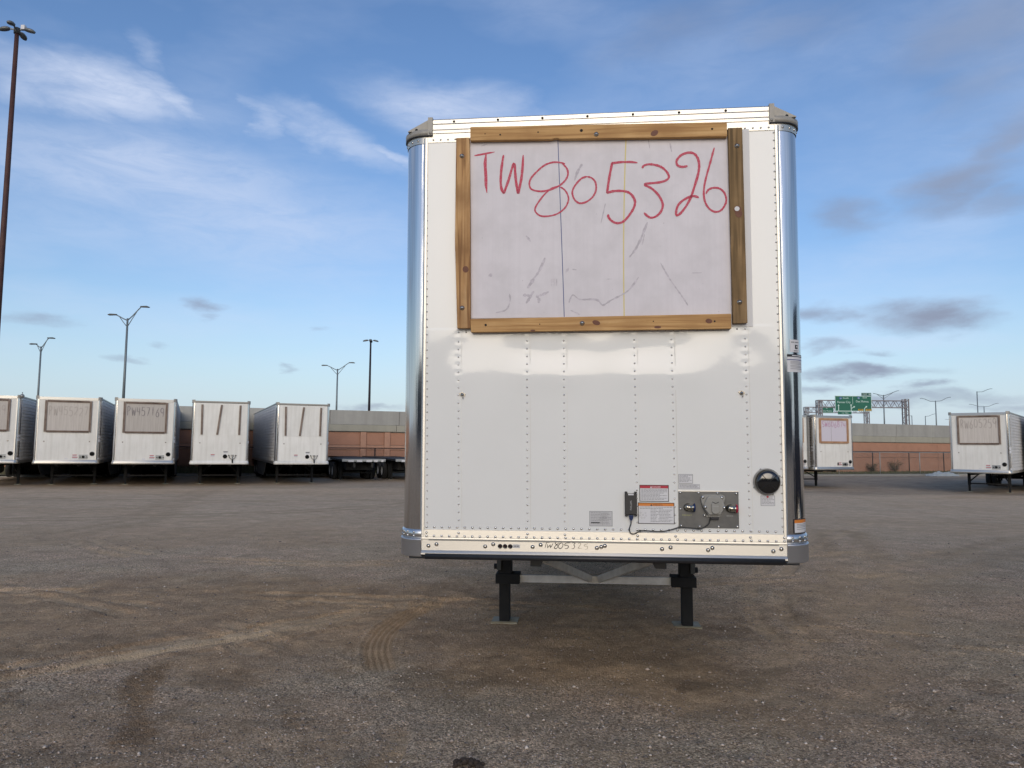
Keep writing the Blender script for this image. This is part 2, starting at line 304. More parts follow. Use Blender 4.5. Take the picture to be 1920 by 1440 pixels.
# ------------------------------------------------------------------ ground
def sst(t): t = np.clip(t, 0, 1); return t * t * (3 - 2 * t)
def gz(X, Y): return -sst((Y - 9) / 32) * (.27 + .18 * sst(X / 22 + .1))
def gzf(x, y): return float(gz(np.float64(x), np.float64(y)))
def vnoise(X, Y, s, seed):
    g = np.random.default_rng(seed).random((256, 256)); x = X / s; y = Y / s
    xi = np.floor(x).astype(int); yi = np.floor(y).astype(int); fx = x - xi; fy = y - yi
    fx = fx * fx * (3 - 2 * fx); fy = fy * fy * (3 - 2 * fy)
    a = g[xi % 256, yi % 256]; b = g[(xi + 1) % 256, yi % 256]; c = g[xi % 256, (yi + 1) % 256]; d = g[(xi + 1) % 256, (yi + 1) % 256]
    return (a * (1 - fx) + b * fx) * (1 - fy) + (c * (1 - fx) + d * fx) * fy
def fbm(X, Y, s, seed, o=5):
    t = 0; w = .5; n = 0
    for i in range(o): t = t + w * vnoise(X, Y, s / 2 ** i, seed + i * 7); n += w; w *= .55
    return t / n
def segd(X, Y, pts):
    """distance to a polyline, signed side and running length"""
    best = np.full(X.shape, 1e9); side = np.zeros(X.shape); run = np.zeros(X.shape); L0 = 0
    for (ax, ay), (bx, by) in zip(pts[:-1], pts[1:]):
        dx, dy = bx - ax, by - ay; L2 = dx * dx + dy * dy; t = np.clip(((X - ax) * dx + (Y - ay) * dy) / L2, 0, 1)
        px, py = X - ax - t * dx, Y - ay - t * dy; d = np.hypot(px, py); s = np.sign(dx * (Y - ay) - dy * (X - ax)); k = d < best
        best = np.where(k, d, best); side = np.where(k, s, side); run = np.where(k, L0 + t * math.sqrt(L2), run); L0 += math.sqrt(L2)
    return best, side, run, L0
def smooth_poly(pts, n=3):
    p = np.array(pts, float)
    for _ in range(n):
        a = p[:-1] * .75 + p[1:] * .25; b = p[:-1] * .25 + p[1:] * .75
        q = np.empty((2 * len(a), 2)); q[0::2] = a; q[1::2] = b; p = np.vstack([p[:1], q, p[-1:]])
    return [tuple(v) for v in p]
LIGHT = smooth_poly([(-3.75, 5.45), (-3.335, 6.02), (-2.899, 6.53), (-2.404, 7.0), (-1.9, 7.42), (-.933, 8.3), (-.1, 9.5)])
LIGHT2 = smooth_poly([(-3.0, 5.75), (-2.55, 6.35), (-2.1, 6.95), (-1.5, 7.6)])
SKID = smooth_poly([(-.98, 5.85), (-1.06, 6.15), (-1.17, 6.6), (-1.19, 7.1), (-1.10, 7.65), (-.92, 8.15), (-.70, 8.6), (-.3, 9.1)])
DARK = smooth_poly([(-2.05, 4.1), (-2.25, 4.6), (-2.5, 5.1), (-2.72, 5.7), (-2.75, 6.2)])
DARKS = [(smooth_poly([(-2.45, 5.05), (-2.1, 4.75), (-1.65, 4.62)]), .10), (smooth_poly([(-1.55, 5.15), (-1.3, 4.7), (-1.02, 4.1)]), .11), (smooth_poly([(-3.3, 4.9), (-3.6, 5.6), (-4.6, 6.4)]), .10), (smooth_poly([(-2.9, 8.3), (-2.2, 8.7), (-1.7, 8.8)]), .12)]
RIP = smooth_poly([(-2.95, 7.6), (-2.6, 8.0), (-2.2, 8.45)])
SWEEP = [smooth_poly([(-14, 17), (-9, 18), (-4, 22), (-1, 30)]), smooth_poly([(-18, 26), (-11, 24), (-4, 26)]), smooth_poly([(-10, 11), (-8, 16), (-11, 24), (-13, 32)]), smooth_poly([(3, 8), (7, 12), (14, 18), (20, 24)]), smooth_poly([(2.2, 5.5), (4.5, 9), (7, 16)])]
def axis(parts):
    a = [parts[0][0]]
    for x0, x1, st in parts:
        n = max(1, round((x1 - x0) / st)); a += list(x0 + (x1 - x0) * np.arange(1, n + 1) / n)
    return np.array(a)
gx = axis([(-2500, -600, 300), (-600, -100, 50), (-100, -30, 3), (-30, -8, .35), (-8, -4.2, .06), (-4.2, -1.45, .028), (-1.45, -.2, .013), (-.2, 4.5, .032), (4.5, 9, .07), (9, 35, .4), (35, 100, 3), (100, 600, 50), (600, 2500, 300)])
gy = axis([(-2500, -300, 200), (-300, -40, 20), (-40, 2.5, 1.2), (2.5, 3.8, .1), (3.8, 9.2, .0225), (9.2, 13, .05), (13, 22, .12), (22, 62, .5), (62, 120, 4), (120, 600, 60), (600, 2600, 300)])
GX, GY = np.meshgrid(gx, gy)
def hump(d, w): return np.exp(-(d / w) ** 2)
near = sst((22 - GY) / 10) * sst((14 - abs(GX)) / 5) * (GY > 0)
H = gz(GX, GY) + (fbm(GX, GY, 1.6, 3) - .5) * .045 * near + (fbm(GX, GY, .22, 9, 4) - .5) * .034 * near + (fbm(GX * .45, GY, .12, 19, 3) - .5) * .012 * near * sst((GY - 5) / 3) + (fbm(GX, GY, 6, 31) - .5) * .05 * sst((GY - 3) / 8) * sst((40 - GY) / 8)
wob = (fbm(GX, GY, .35, 51, 3) - .5)
d, s, rn, Lr = segd(GX, GY, SKID); lat = d * s; wd = .13
inb = sst((wd - abs(lat)) / .02) * sst((rn) / .25) * sst((Lr - rn) / .9)
H += inb * (-.006 + .0095 * np.cos(2 * np.pi * lat / .052)) + .012 * hump(lat - wd - .02, .022) * sst(rn / .3) * sst((Lr - rn) / 1.2)
skid = inb
d, s, rn, Lr = segd(GX, GY, LIGHT); lp = sst((.13 + wob * .08 - d) / .05) * sst(rn / .4) * (.25 + .75 * sst((Lr - rn - 1.6) / 2.2)) * sst((Lr - rn) / 1.5)
H += -.012 * lp + .012 * hump(d - .16, .035) * sst(rn / .4) * sst((Lr - rn) / 1.6)
d2, s2, rn2, Lr2 = segd(GX, GY, LIGHT2); lp2 = .45 * sst((.07 + wob * .08 - d2) / .05) * sst(rn2 / .4) * sst((Lr2 - rn2) / .9)
pale = np.maximum(lp, lp2)
d, s, rn, Lr = segd(GX, GY, DARK); dk = sst((.19 + wob * .34 - d) / .15) * sst(rn / .5) * sst((Lr - rn) / .3)
for q, w_q in DARKS:
    d_, s_, r_n, L_r = segd(GX, GY, q); dk = np.maximum(dk, .8 * sst((w_q + wob * .34 - d_) / .12) * sst(r_n / .25) * sst((L_r - r_n) / .25))
chop = fbm(GX, GY, .10, 77, 3) - .5
H += dk * (chop * .05 + .007 * np.sin(rn * 2 * np.pi / .07))
d, s, rn, Lr = segd(GX, GY, RIP); rp = sst((.2 - d) / .08) * sst(rn / .2) * sst((Lr - rn) / .2)
H += rp * (.010 * np.sin(rn * 2 * np.pi / .09))
sw = 0
for q in SWEEP:
    d, s, rn, Lr = segd(GX, GY, q); sw = np.maximum(sw, (hump(d - .35, .28) + .8 * hump(d + .9, .3)) * (.4 + fbm(GX, GY, 2.0, 90)))
TR = [smooth_poly([(-7, 3.2), (-4.6, 4.7), (-3.0, 6.3), (-.8, 8.1), (2.0, 9.4), (7, 11), (14, 12.5)]), smooth_poly([(-16, 7), (-8, 8.5), (-2, 8.6), (3, 7.2), (9, 4)]), smooth_poly([(-.9, 3.4), (-.55, 4.6), (-1.5, 6.4), (-4.5, 8.6), (-12, 12)]), smooth_poly([(4.4, 3.4), (3.0, 5.2), (2.6, 7.6), (4.5, 12), (10, 20)]), smooth_poly([(-13, 34), (-9.5, 22), (-9, 15), (-6.5, 11.5), (-2, 10.6), (6, 12.5), (20, 16)])]
trk = 0
for i_, q in enumerate(TR):
    for off in (0, .34):
        d, s, rn, Lr = segd(GX, GY, q); lt = d * s - off; k = sst((.11 - abs(lt)) / .04) * sst((fbm(GX, GY, 1.1, 140 + i_) - .36) * 5)
        H += near * (-.012 * k + .014 * hump(abs(lt) - .135, .03) * (k.max() > 0) * sst((fbm(GX, GY, 1.1, 140 + i_) - .36) * 5) + .004 * k * np.sin(rn * 2 * np.pi / .07))
        trk = np.maximum(trk, k)
# attributes
n1 = fbm(GX, GY, 2.4, 15); n2 = fbm(GX, GY, .7, 21); n3 = fbm(GX, GY, 9, 23)
edge = 10.0 + np.clip(-GX, -2, 6) * -.10 + (n1 - .5) * 2.2
dirt = sst((GY - 5.3 + (n2 - .5) * 1.3 + (n1 - .5) * 2.4 + np.clip(GX + 1, 0, 4) * .45) / 1.3) * sst((edge + .8 - GY + (n2 - .5) * 2.5) / 2.2)
dirt = dirt * (1 - .75 * sst((GX - 1.2 + (n1 - .5) * 1.5) / 1.6))
dirt = np.maximum(dirt, .55 * sst((n1 - .5) * 6) * (GX < .4) * sst((6.5 - GY) / 2))
dirt = np.maximum(dirt, .75 * sst((fbm(GX, GY, 5, 61) - .50) * 7) * sst((GY - 10) / 3))
dirt = np.maximum(dirt, np.clip(sw, 0, 1) * .75)
dirt = np.clip(np.maximum(np.maximum(dirt, dk * .95), trk * .8), 0, 1)
damp = np.clip(dk * .85 + rp * .25, 0, 1)
damp = np.maximum(damp, .9 * sst((.16 + wob * .3 - np.hypot((GX - 1.38), (GY - 5.52) * 1.0)) / .08))
damp = np.maximum(damp, .7 * sst((.07 + wob * .2 - np.hypot((GX - 1.68), (GY - 5.58) * 1.0)) / .05))
damp = np.maximum(damp, .9 * sst((.035 - np.hypot((GX + .80) * .7, (GY - 8.72))) / .02))
damp = np.maximum(damp, .55 * sst((n2 - .57) * 8) * sst((11 - GY) / 3)); damp = np.maximum(damp, .5 * np.clip(sw, 0, 1) * (GY > 12))
pale = np.maximum(pale, .55 * trk * (GY < 20)); pale = np.maximum(pale, .45 * np.clip(sw, 0, 1))
dark_far = sst((GY - 33 - .05 * GX - (n1 - .5) * 3) / 3) * sst((GX + 2) / 6) * sst((66 - GY) / 2)  # far lot coloured darker and greyer, strongest on the right
dark_far = np.maximum(dark_far, .6 * sst((GY - 36 - (n1 - .5) * 3 - .3 * GX) / 2) * (GX < 0) * (GY < 60))
gme = bpy.data.meshes.new('gravel_lot'); nx_, ny_ = len(gx), len(gy)
V = np.stack([GX, GY, H], -1).reshape(-1, 3).astype(np.float32)
ii = (np.arange(ny_ - 1)[:, None] * nx_ + np.arange(nx_ - 1)[None, :]).reshape(-1)
Fq = np.stack([ii, ii + 1, ii + 1 + nx_, ii + nx_], -1).astype(np.int32)
gme.vertices.add(len(V)); gme.vertices.foreach_set('co', V.ravel())
gme.loops.add(Fq.size); gme.loops.foreach_set('vertex_index', Fq.ravel())
gme.polygons.add(len(Fq)); gme.polygons.foreach_set('loop_start', np.arange(0, Fq.size, 4, dtype=np.int32)); gme.polygons.foreach_set('use_smooth', np.ones(len(Fq), bool))
gme.update(calc_edges=True)
for nm, arr in (('dirt', dirt), ('pale', pale), ('damp', damp), ('asph', dark_far), ('skid', skid)):
    a = gme.attributes.new(nm, 'FLOAT', 'POINT'); a.data.foreach_set('value', np.broadcast_to(arr, GX.shape).astype(np.float32).ravel())
def ground_mat():
    m = bpy.data.materials.new('gravel'); m.use_nodes = True; nt = m.node_tree; N = nt.nodes.new; L = nt.links.new; b = nt.nodes['Principled BSDF']
    geo = N('ShaderNodeNewGeometry'); P = geo.outputs['Position']
    def attr(n): a = N('ShaderNodeAttribute'); a.attribute_name = n; return a.outputs['Fac']
    def noise(s, d=5, r=.6, dist=0):
        n = N('ShaderNodeTexNoise'); n.inputs['Scale'].default_value = s; n.inputs['Detail'].default_value = d; n.inputs['Roughness'].default_value = r; n.inputs['Distortion'].default_value = dist; L(P, n.inputs['Vector']); return n.outputs['Fac']
    def vor(s, f='F1', rnd=1):
        n = N('ShaderNodeTexVoronoi'); n.feature = f; n.inputs['Scale'].default_value = s; L(P, n.inputs['Vector']); return n
    def mr(v, a, b_, c=0, d=1):
        n = N('ShaderNodeMapRange'); n.inputs['From Min'].default_value = a; n.inputs['From Max'].default_value = b_; n.inputs['To Min'].default_value = c; n.inputs['To Max'].default_value = d; L(v, n.inputs['Value']); return n.outputs[0]
    def mix(f, a, c, mode='MIX'):
        n = N('ShaderNodeMix'); n.data_type = 'RGBA'; n.blend_type = mode
        if isinstance(f, (int, float)): n.inputs['Factor'].default_value = f
        else: L(f, n.inputs['Factor'])
        for i, v in ((6, a), (7, c)):
            if isinstance(v, tuple): n.inputs[i].default_value = (*v, 1)
            else: L(v, n.inputs[i])
        return n.outputs[2]
    def mth(op, a, c):
        n = N('ShaderNodeMath'); n.operation = op
        for i, v in enumerate((a, c)):
            if isinstance(v, (int, float)): n.inputs[i].default_value = v
            else: L(v, n.inputs[i])
        return n.outputs[0]
    v1 = vor(85); v2 = vor(38); v3 = vor(150)
    def lum(v):
        s = N('ShaderNodeSeparateColor'); L(v.outputs['Color'], s.inputs[0]); return s.outputs[0]
    g = N('ShaderNodeValToRGB'); e = g.color_ramp.elements
    e[0].position = 0; e[0].color = (0.060, 0.050, 0.044, 1); e[1].position = 1; e[1].color = (0.45, 0.39, 0.34, 1)
    for p, c in ((.35, (0.194, 0.163, 0.142)), (.7, (0.305, 0.258, 0.226)), (.9, (0.444, 0.378, 0.332))): k = e.new(p); k.color = (*c, 1)
    L(lum(v1), g.inputs[0])
    grav = mix(mr(lum(v3), .2, .9, 0, .35), g.outputs[0], (0.241, 0.203, 0.177))
    tint = mix(mr(noise(.55, 4), .40, .62), (.97, 1.0, .975), (1.04, .99, .97)); grav = mix(1.0, grav, tint, 'MULTIPLY')
    grav = mix(mr(noise(1.3, 6), .45, .7, 0, .55), grav, (0.139, 0.117, 0.098))
    dn = noise(9, 9, .66)
    dirtc = mix(mr(dn, .3, .7), (0.152, 0.105, 0.070), (0.278, 0.203, 0.142))
    dirtc = mix(mr(noise(1.8, 8, .68), .42, .62, 0, .85), dirtc, (0.125, 0.090, 0.066))
    peb = mth('MULTIPLY', mr(lum(v2), .90, .93), mr(v2.outputs['Distance'], .20, .12)); dirtc = mix(mth('MULTIPLY', peb, .7), dirtc, (0.500, 0.421, 0.340))
    peb2 = mth('MULTIPLY', mr(lum(v1), .90, .93), mr(v1.outputs['Distance'], .28, .18)); dirtc = mix(mth('MULTIPLY', peb2, .7), dirtc, (0.463, 0.387, 0.316))
    edge_n = mth('MULTIPLY', mth('SUBTRACT', noise(5, 8, .7), .5), 1.1)
    df = mr(mth('ADD', attr('dirt'), edge_n), .02, .98, .14, .74)
    c = mix(df, grav, dirtc)
    sp_ = N('ShaderNodeSeparateXYZ'); L(P, sp_.inputs[0])
    far_pale = mth('MULTIPLY', mr(sp_.outputs[1], 9.5, 17, 0, 1), mr(noise(.35, 7, .65), .3, .6, .25, .75))  # paler tone growing with distance, broken up by noise
    c = mix(far_pale, c, mix(mr(noise(2.2, 7, .7), .3, .7), (.235, .190, .155), (.315, .262, .218)))
    c = mix(mth('MULTIPLY', attr('asph'), .8), c, mix(mr(noise(.8, 6), .35, .7), (0.115, 0.100, 0.092), (0.185, 0.160, 0.142)))
    c = mix(mth('MULTIPLY', mr(mth('ADD', attr('pale'), mth('MULTIPLY', edge_n, .8)), .25, 1.0), .62), c, (0.330, 0.275, 0.215))
    c = mix(mth('MULTIPLY', attr('skid'), .4), c, (0.268, 0.193, 0.130))
    c = mix(mr(mth('ADD', attr('damp'), mth('MULTIPLY', edge_n, .8)), .15, .95, 0, .50), c, (0.050, 0.038, 0.028))
    c = mix(1.0, c, mix(mr(noise(3.5, 9, .72), .3, .7), (1.98, 1.84, 1.52), (2.78, 2.60, 2.18)), 'MULTIPLY')
    L(c, b.inputs['Base Color']); b.inputs['Roughness'].default_value = 1; b.inputs['Specular IOR Level'].default_value = .04
    h = mth('ADD', mth('MULTIPLY', v1.outputs['Distance'], -.9), mth('ADD', mth('MULTIPLY', noise(26, 9, .78), 3.4), mth('MULTIPLY', v2.outputs['Distance'], -.5)))
    bp = N('ShaderNodeBump'); bp.inputs['Distance'].default_value = .013; L(mr(df, 0, 1, .95, .85), bp.inputs['Strength']); L(h, bp.inputs['Height']); L(bp.outputs[0], b.inputs['Normal'])
    return m
gme.materials.append(ground_mat())
go = bpy.data.objects.new('gravel_lot', gme); COL.objects.link(go); tag(go, kind='structure')

# loose stones lying on the lot (nobody could count them)
from bisect import bisect
def hat(x, y):
    i = min(max(int(np.searchsorted(gx, x)) - 1, 0), nx_ - 2); j = min(max(int(np.searchsorted(gy, y)) - 1, 0), ny_ - 2)
    fx = (x - gx[i]) / (gx[i + 1] - gx[i]); fy = (y - gy[j]) / (gy[j + 1] - gy[j])
    return (H[j, i] * (1 - fx) + H[j, i + 1] * fx) * (1 - fy) + (H[j + 1, i] * (1 - fx) + H[j + 1, i + 1] * fx) * fy
NS = 60000
yy = 3.7 + 11 * rng.random(NS * 3) ** 2.3; xx = rng.uniform(-1, 1, NS * 3) * (yy * .78 + .5)
ji = np.clip(np.searchsorted(gy, yy) - 1, 0, ny_ - 2); ix = np.clip(np.searchsorted(gx, xx) - 1, 0, nx_ - 2)
keep = (rng.random(NS * 3) < (1 - .55 * np.broadcast_to(dirt, GX.shape)[ji, ix])) & (np.broadcast_to(skid, GX.shape)[ji, ix] < .3)
xx, yy, ji, ix = (a[keep][:NS] for a in (xx, yy, ji, ix)); NS = len(xx)
zz = H[ji, ix]
rad = np.clip(rng.lognormal(math.log(.0044), .50, NS), .002, .022)
ov = np.array([(1, 0, 0), (0, 1, 0), (-1, 0, 0), (0, -1, 0), (0, 0, .6), (0, 0, -.6)], float); of = np.array([(0, 1, 4), (1, 2, 4), (2, 3, 4), (3, 0, 4), (1, 0, 5), (2, 1, 5), (3, 2, 5), (0, 3, 5)])
th = rng.uniform(0, 2 * np.pi, NS); jit = 1 + rng.uniform(-.35, .35, (NS, 6, 3)); sxy = rng.uniform(.6, 1.3, (NS, 1, 1))
sv_ = ov[None] * jit * np.concatenate([np.ones((NS, 6, 1)), np.broadcast_to(sxy, (NS, 6, 1)), np.ones((NS, 6, 1))], 2) * rad[:, None, None]
cx, sx_ = np.cos(th)[:, None], np.sin(th)[:, None]
sp = np.stack([sv_[..., 0] * cx - sv_[..., 1] * sx_ + xx[:, None], sv_[..., 0] * sx_ + sv_[..., 1] * cx + yy[:, None], sv_[..., 2] + (zz + rad * .3)[:, None]], -1).reshape(-1, 3)
sf = (of[None] + (np.arange(NS) * 6)[:, None, None]).reshape(-1, 3).astype(np.int32)
sme = bpy.data.meshes.new('loose_stones'); sme.vertices.add(len(sp)); sme.vertices.foreach_set('co', sp.astype(np.float32).ravel())
sme.loops.add(sf.size); sme.loops.foreach_set('vertex_index', sf.ravel()); sme.polygons.add(len(sf)); sme.polygons.foreach_set('loop_start', np.arange(0, sf.size, 3, dtype=np.int32)); sme.update(calc_edges=True)
ta = sme.attributes.new('tone', 'FLOAT', 'POINT'); ta.data.foreach_set('value', np.repeat(rng.random(NS) ** 2.0, 6).astype(np.float32))
def stone_mat():
    m = bpy.data.materials.new('stones'); m.use_nodes = True; nt = m.node_tree; N = nt.nodes.new; L = nt.links.new; b = nt.nodes['Principled BSDF']
    a = N('ShaderNodeAttribute'); a.attribute_name = 'tone'; r = N('ShaderNodeValToRGB'); e = r.color_ramp.elements
    e[0].color = (0.139, 0.117, 0.098, 1); e[1].color = (0.62, 0.56, 0.49, 1); k = e.new(.45); k.color = (0.315, 0.261, 0.224, 1); k = e.new(.8); k.color = (0.481, 0.404, 0.332, 1)
    L(a.outputs['Fac'], r.inputs[0]); L(r.outputs[0], b.inputs['Base Color']); b.inputs['Roughness'].default_value = .9; return m
sme.materials.append(stone_mat()); so_ = bpy.data.objects.new('loose_stones', sme); COL.objects.link(so_)
tag(so_, 'small pale and dark stones scattered loose over the gravel lot', 'gravel', kind='stuff')

# dark muddy clump at the near edge
c = MB(); cr = random.Random(4)
for i in range(46):
    a = cr.uniform(0, 6.28); q = cr.random() ** .6 * .085; x = -.222 + math.cos(a) * q; y = 4.165 + math.sin(a) * q * .9; rr = cr.uniform(.008, .02)
    z = float(hat(x, y)) + rr * .3 + .018 * (1 - q / .09)
    c.lathe([(0, -rr), (rr * .8, -rr * .4), (rr, .1 * rr), (rr * .6, rr * .7), (0, rr)], (x, y, z), (cr.uniform(-1, 1), cr.uniform(-1, 1), 1), 6, False)
MATS['mud'] = mat('mud', (.035, .024, .017), .9, noise=(60, .5, 4, (.075, .055, .035)))
tag(c.build('mud_clump', MATS['mud']), 'dark brown muddy clump lying on gravel at the bottom edge', 'mud clump')

# ------------------------------------------------------------------ kerb, verge, wall, embankment
def wy(x): return 57 + .40 * x
def ky(x): return min(53 + .3 * x, wy(x) - 1.5)
k_ = MB(); g_ = MB(); xs = [x for x in range(-90, 121, 3)]
pr = []; 
for x in xs:
    y = ky(x); z = gzf(x, y); pr.append([(x, y, z - .3), (x, y + .01, z + .13), (x, y + .05, z + .15), (x, y + .20, z + .15), (x, y + .22, z + .05)])
vs = [p for q in pr for p in q]; n = 5
k_.add(vs, [(i * n + j, (i + 1) * n + j, (i + 1) * n + j + 1, i * n + j + 1) for i in range(len(xs) - 1) for j in range(n - 1)])
tag(k_.build('kerb', M['kerb_stone']), kind='structure')
def wallz(x): return .33 - .68 * float(sst((x + 12) / 40))
gv = []; gcols = 9
for x in np.arange(-90, 121, .5):
    y0 = ky(x) + .21; z0 = gzf(x, ky(x)) + .10; y1 = wy(x) + .3; z1 = wallz(x)
    for j in range(gcols):
        t = j / (gcols - 1); gv.append((x, y0 + (y1 - y0) * t, z0 + (z1 - z0) * float(sst(t)) + (random.random() - .5) * .03))
ng = len(gv) // gcols
g_.add(gv, [(i * gcols + j, (i + 1) * gcols + j, (i + 1) * gcols + j + 1, i * gcols + j + 1) for i in range(ng - 1) for j in range(gcols - 1)], True)
mat('verge_soil', (.10, .095, .05), .95, noise=[(.8, .6, 6, (.16, .14, .085)), (5, .5, 6, (.05, .06, .02))], bump=(8, .6, .05))
tag(g_.build('verge', M['verge_soil']), kind='structure')
mat('grass_blade', (.075, .085, .028), .8, noise=(.7, .8, 5, (.16, .13, .06)))
b_ = MB(); gr = random.Random(5)
for i in range(15000):
    x = gr.uniform(-30, 50); t = gr.random(); y = ky(x) + .25 + (wy(x) - .05 - ky(x) - .25) * t; z = (gzf(x, ky(x)) + .10) * (1 - float(sst(t))) + wallz(x) * float(sst(t))
    h = gr.uniform(.06, .22) * (1.7 if gr.random() < .12 else 1) * (1.3 if x < -5 else .9); a = gr.uniform(0, 3.14); w = gr.uniform(.01, .022); l = gr.uniform(-.5, .5) * h; l2 = gr.uniform(-.4, .4) * h
    b_.add([(x - math.cos(a) * w, y - math.sin(a) * w, z - .02), (x + math.cos(a) * w, y + math.sin(a) * w, z - .02), (x + l, y + l2, z + h)], [(0, 1, 2)])
tag(b_.build('grass', M['grass_blade']), 'rough olive grass growing on the verge below the wall', 'grass', kind='stuff')

wl = thing('retaining_wall', 'long highway retaining wall of grey concrete over brown stone panels', 'wall', (0, 57, 0), math.atan(.40))
cs, sn_ = math.cos(math.atan(.40)), math.sin(math.atan(.40))
def U(x): return x / cs                        # world x on the wall line -> distance along it
top = 4.24
def low(x): return 2.75 - .28 * float(sst((x + 15) / 50))
def mid(x): return 3.22 - .18 * float(sst((x + 15) / 50))
x = -80.0; k = 0; pr_ = random.Random(3)
while x < 112:
    L = 6.1 if k % 3 else 4.6; a, e = U(x) + .012, U(x + L) - .012; m1, l1 = mid(x), low(x)
    MB().box(a, e, -.02 + pr_.uniform(-.004, .004), .35, m1 + .01, top).build('parapet_panel', M['concrete'], wl, .015)
    MB().box(a - .2, e - .2, -.10, .38, l1, m1).build('beam_panel', M['concrete_lower'], wl, .02)
    x += L; k += 1
pil = [-30.2, -26.4, -22.9, -19.6, -15.3, -13.12, -10.6, -9.0, -7.2, -5.4, -3.1, -1.3, 3.3, 8, 12.6, 17.4]
edges = [U(-80)] + [e for p_ in pil for e in (U(p_) - .21, U(p_) + .21)]
edges += [U(v) for v in np.arange(22, 112, 5.2)] + [U(112)]
segs = []
for i in range(0, 2 * len(pil), 2): segs.append((edges[i], edges[i + 1], True))
tail = [edges[2 * len(pil)]] + edges[2 * len(pil) + 1:]
for a, e in zip(tail[:-1], tail[1:]): segs.append((a, e, False))
for p_ in pil: MB().box(U(p_) - .205, U(p_) + .205, -.06, .3, wallz(p_) - .5, low(p_) - .03).build('pilaster', M['stone_band'], wl, .02)
for a, e, panel in segs:
    for (s0, s1) in ([(a, e)] if e - a < 12 else [(a + (e - a) * i / 6, a + (e - a) * (i + 1) / 6) for i in range(6)]):
        xm = (s0 + s1) / 2 * cs; l1 = low(xm)
        if panel:
            MB().box(s0 + .01, s1 - .01, .05, .3, 1.78, l1 - .05).build('stone_panel', M['stone_brown'], wl, .02)
            MB().box(s0 + .01, s1 - .01, .0, .3, 1.46, 1.76).build('stone_band', M['stone_band'], wl, .015)
            MB().box(s0 + .01, s1 - .01, .06, .3, wallz(xm) - .5, 1.44).build('stone_panel', M['stone_brown'], wl, .02)
        else:
            MB().box(s0 + .012, s1 - .012, .0, .3, 1.0, l1 - .05).build('stone_panel', M['stone_brown'], wl, .02)
            MB().box(s0 + .012, s1 - .012, .02, .3, wallz(xm) - .5, .98).build('stone_panel', M['stone_brown'], wl, .02)
MB().box(U(-80), U(112), .12, .28, -.8, 4.0).build('core', M['concrete'], wl)
# raised highway behind the wall
e_ = MB(); e_.add([(-90, wy(-90) + .6, 3.0), (120, wy(120) + .6, 3.0), (900, 900, 3.0), (-700, 900, 3.0)], [(0, 1, 2, 3)])
mat('asphalt', (.05, .05, .052), .9, noise=(.3, .4, 5, (.075, .072, .07)))
tag(e_.build('highway_deck', M['asphalt']), kind='structure')

# fences
def fence(name, label, x0, x1, step, yf, zf, hgt, m, r, rail=.03, mesh=True):
    t = thing(name, label, 'fence', (0, 0, 0)); n = int((x1 - x0) / step); P = []
    for i in range(n + 1):
        x = x0 + i * step; y = yf(x); z = zf(x, y); P.append((x, y, z))
        MB().cyl((x, y, z - .2), (x, y, z + hgt + .03), r, n=7).build('post', m, t)
    for i in range(n):
        a, c2 = P[i], P[i + 1]; MB().cyl((a[0], a[1], a[2] + hgt), (c2[0], c2[1], c2[2] + hgt), rail, n=6).build('top_rail', m, t)
    w = MB(); q = .13
    for i in range(n):
        a, c2 = Vector(P[i]), Vector(P[i + 1]); d_ = c2 - a; L = d_.length; kx = -hgt
        while kx < L:
            for sg in (1, -1):
                u0, u1 = max(kx, 0), min(kx + hgt, L)
                if u1 <= u0: continue
                v0, v1 = (u0 - kx), (u1 - kx)
                if sg < 0: v0, v1 = hgt - v0, hgt - v1
                p0 = a + d_ * (u0 / L) + Vector((0, 0, v0)); p1 = a + d_ * (u1 / L) + Vector((0, 0, v1))
                w.add([p0 + Vector((-.002, 0, 0)), p0 + Vector((.002, 0, 0)), p1 + Vector((.002, 0, 0)), p1 + Vector((-.002, 0, 0))], [(0, 1, 2, 3)])
            kx += q
    tag(w.build('wire_mesh', m, t), kind='stuff')
    return t
fence('chain_link_fence', 'dark brown chain link fence close in front of the stone wall', -31.5, 62, 4.7 * .93, lambda x: wy(x) - .9, lambda x, y: -.15, 1.72, M['fence_dark'], .05, .035)
fence('chain_link_fence', 'galvanised chain link fence with pale posts behind the right kerb', 19.2, 52, 4.05, lambda x: ky(x) + .5, lambda x, y: gzf(x, ky(x)) + .08, 1.90, M['fence_light'], .036, .028)

# rubble heap and wall weeds
from mathutils import noise as mn
def heap(cx_, cy_, w, dp, h, seed):
    vs = []; n = 44; q = 16
    for j in range(q + 1):
        for i in range(n + 1):
            u = i / n * 2 - 1; v = j / q * 2 - 1; r = max(0, 1 - u * u) * max(0, 1 - v * v)
            z = h * r ** .4 * (.75 + .5 * mn.noise(Vector((u * 3.3 + seed, v * 1.6, seed)))) + .06 * mn.noise(Vector((u * 14, v * 8, seed)))
            vs.append((cx_ + u * w + .12 * mn.noise(Vector((u * 6, v * 4, 3))), cy_ + v * dp + .4 * u, gzf(cx_, cy_) + max(z, -.05)))
    m = MB(); m.add(vs, [(j * (n + 1) + i, j * (n + 1) + i + 1, (j + 1) * (n + 1) + i + 1, (j + 1) * (n + 1) + i) for j in range(q) for i in range(n)]); return m
tag(heap(36.8, 63.2, 1.45, .55, .42, 1.7).build('rubble_heap', M['rubble']), 'low pale grey heap of rubble on the kerb left of the right trailer', 'rubble heap')
mat('weed_leaf', (.035, .045, .018), .8, noise=(2, .6, 4, (.08, .075, .035)))
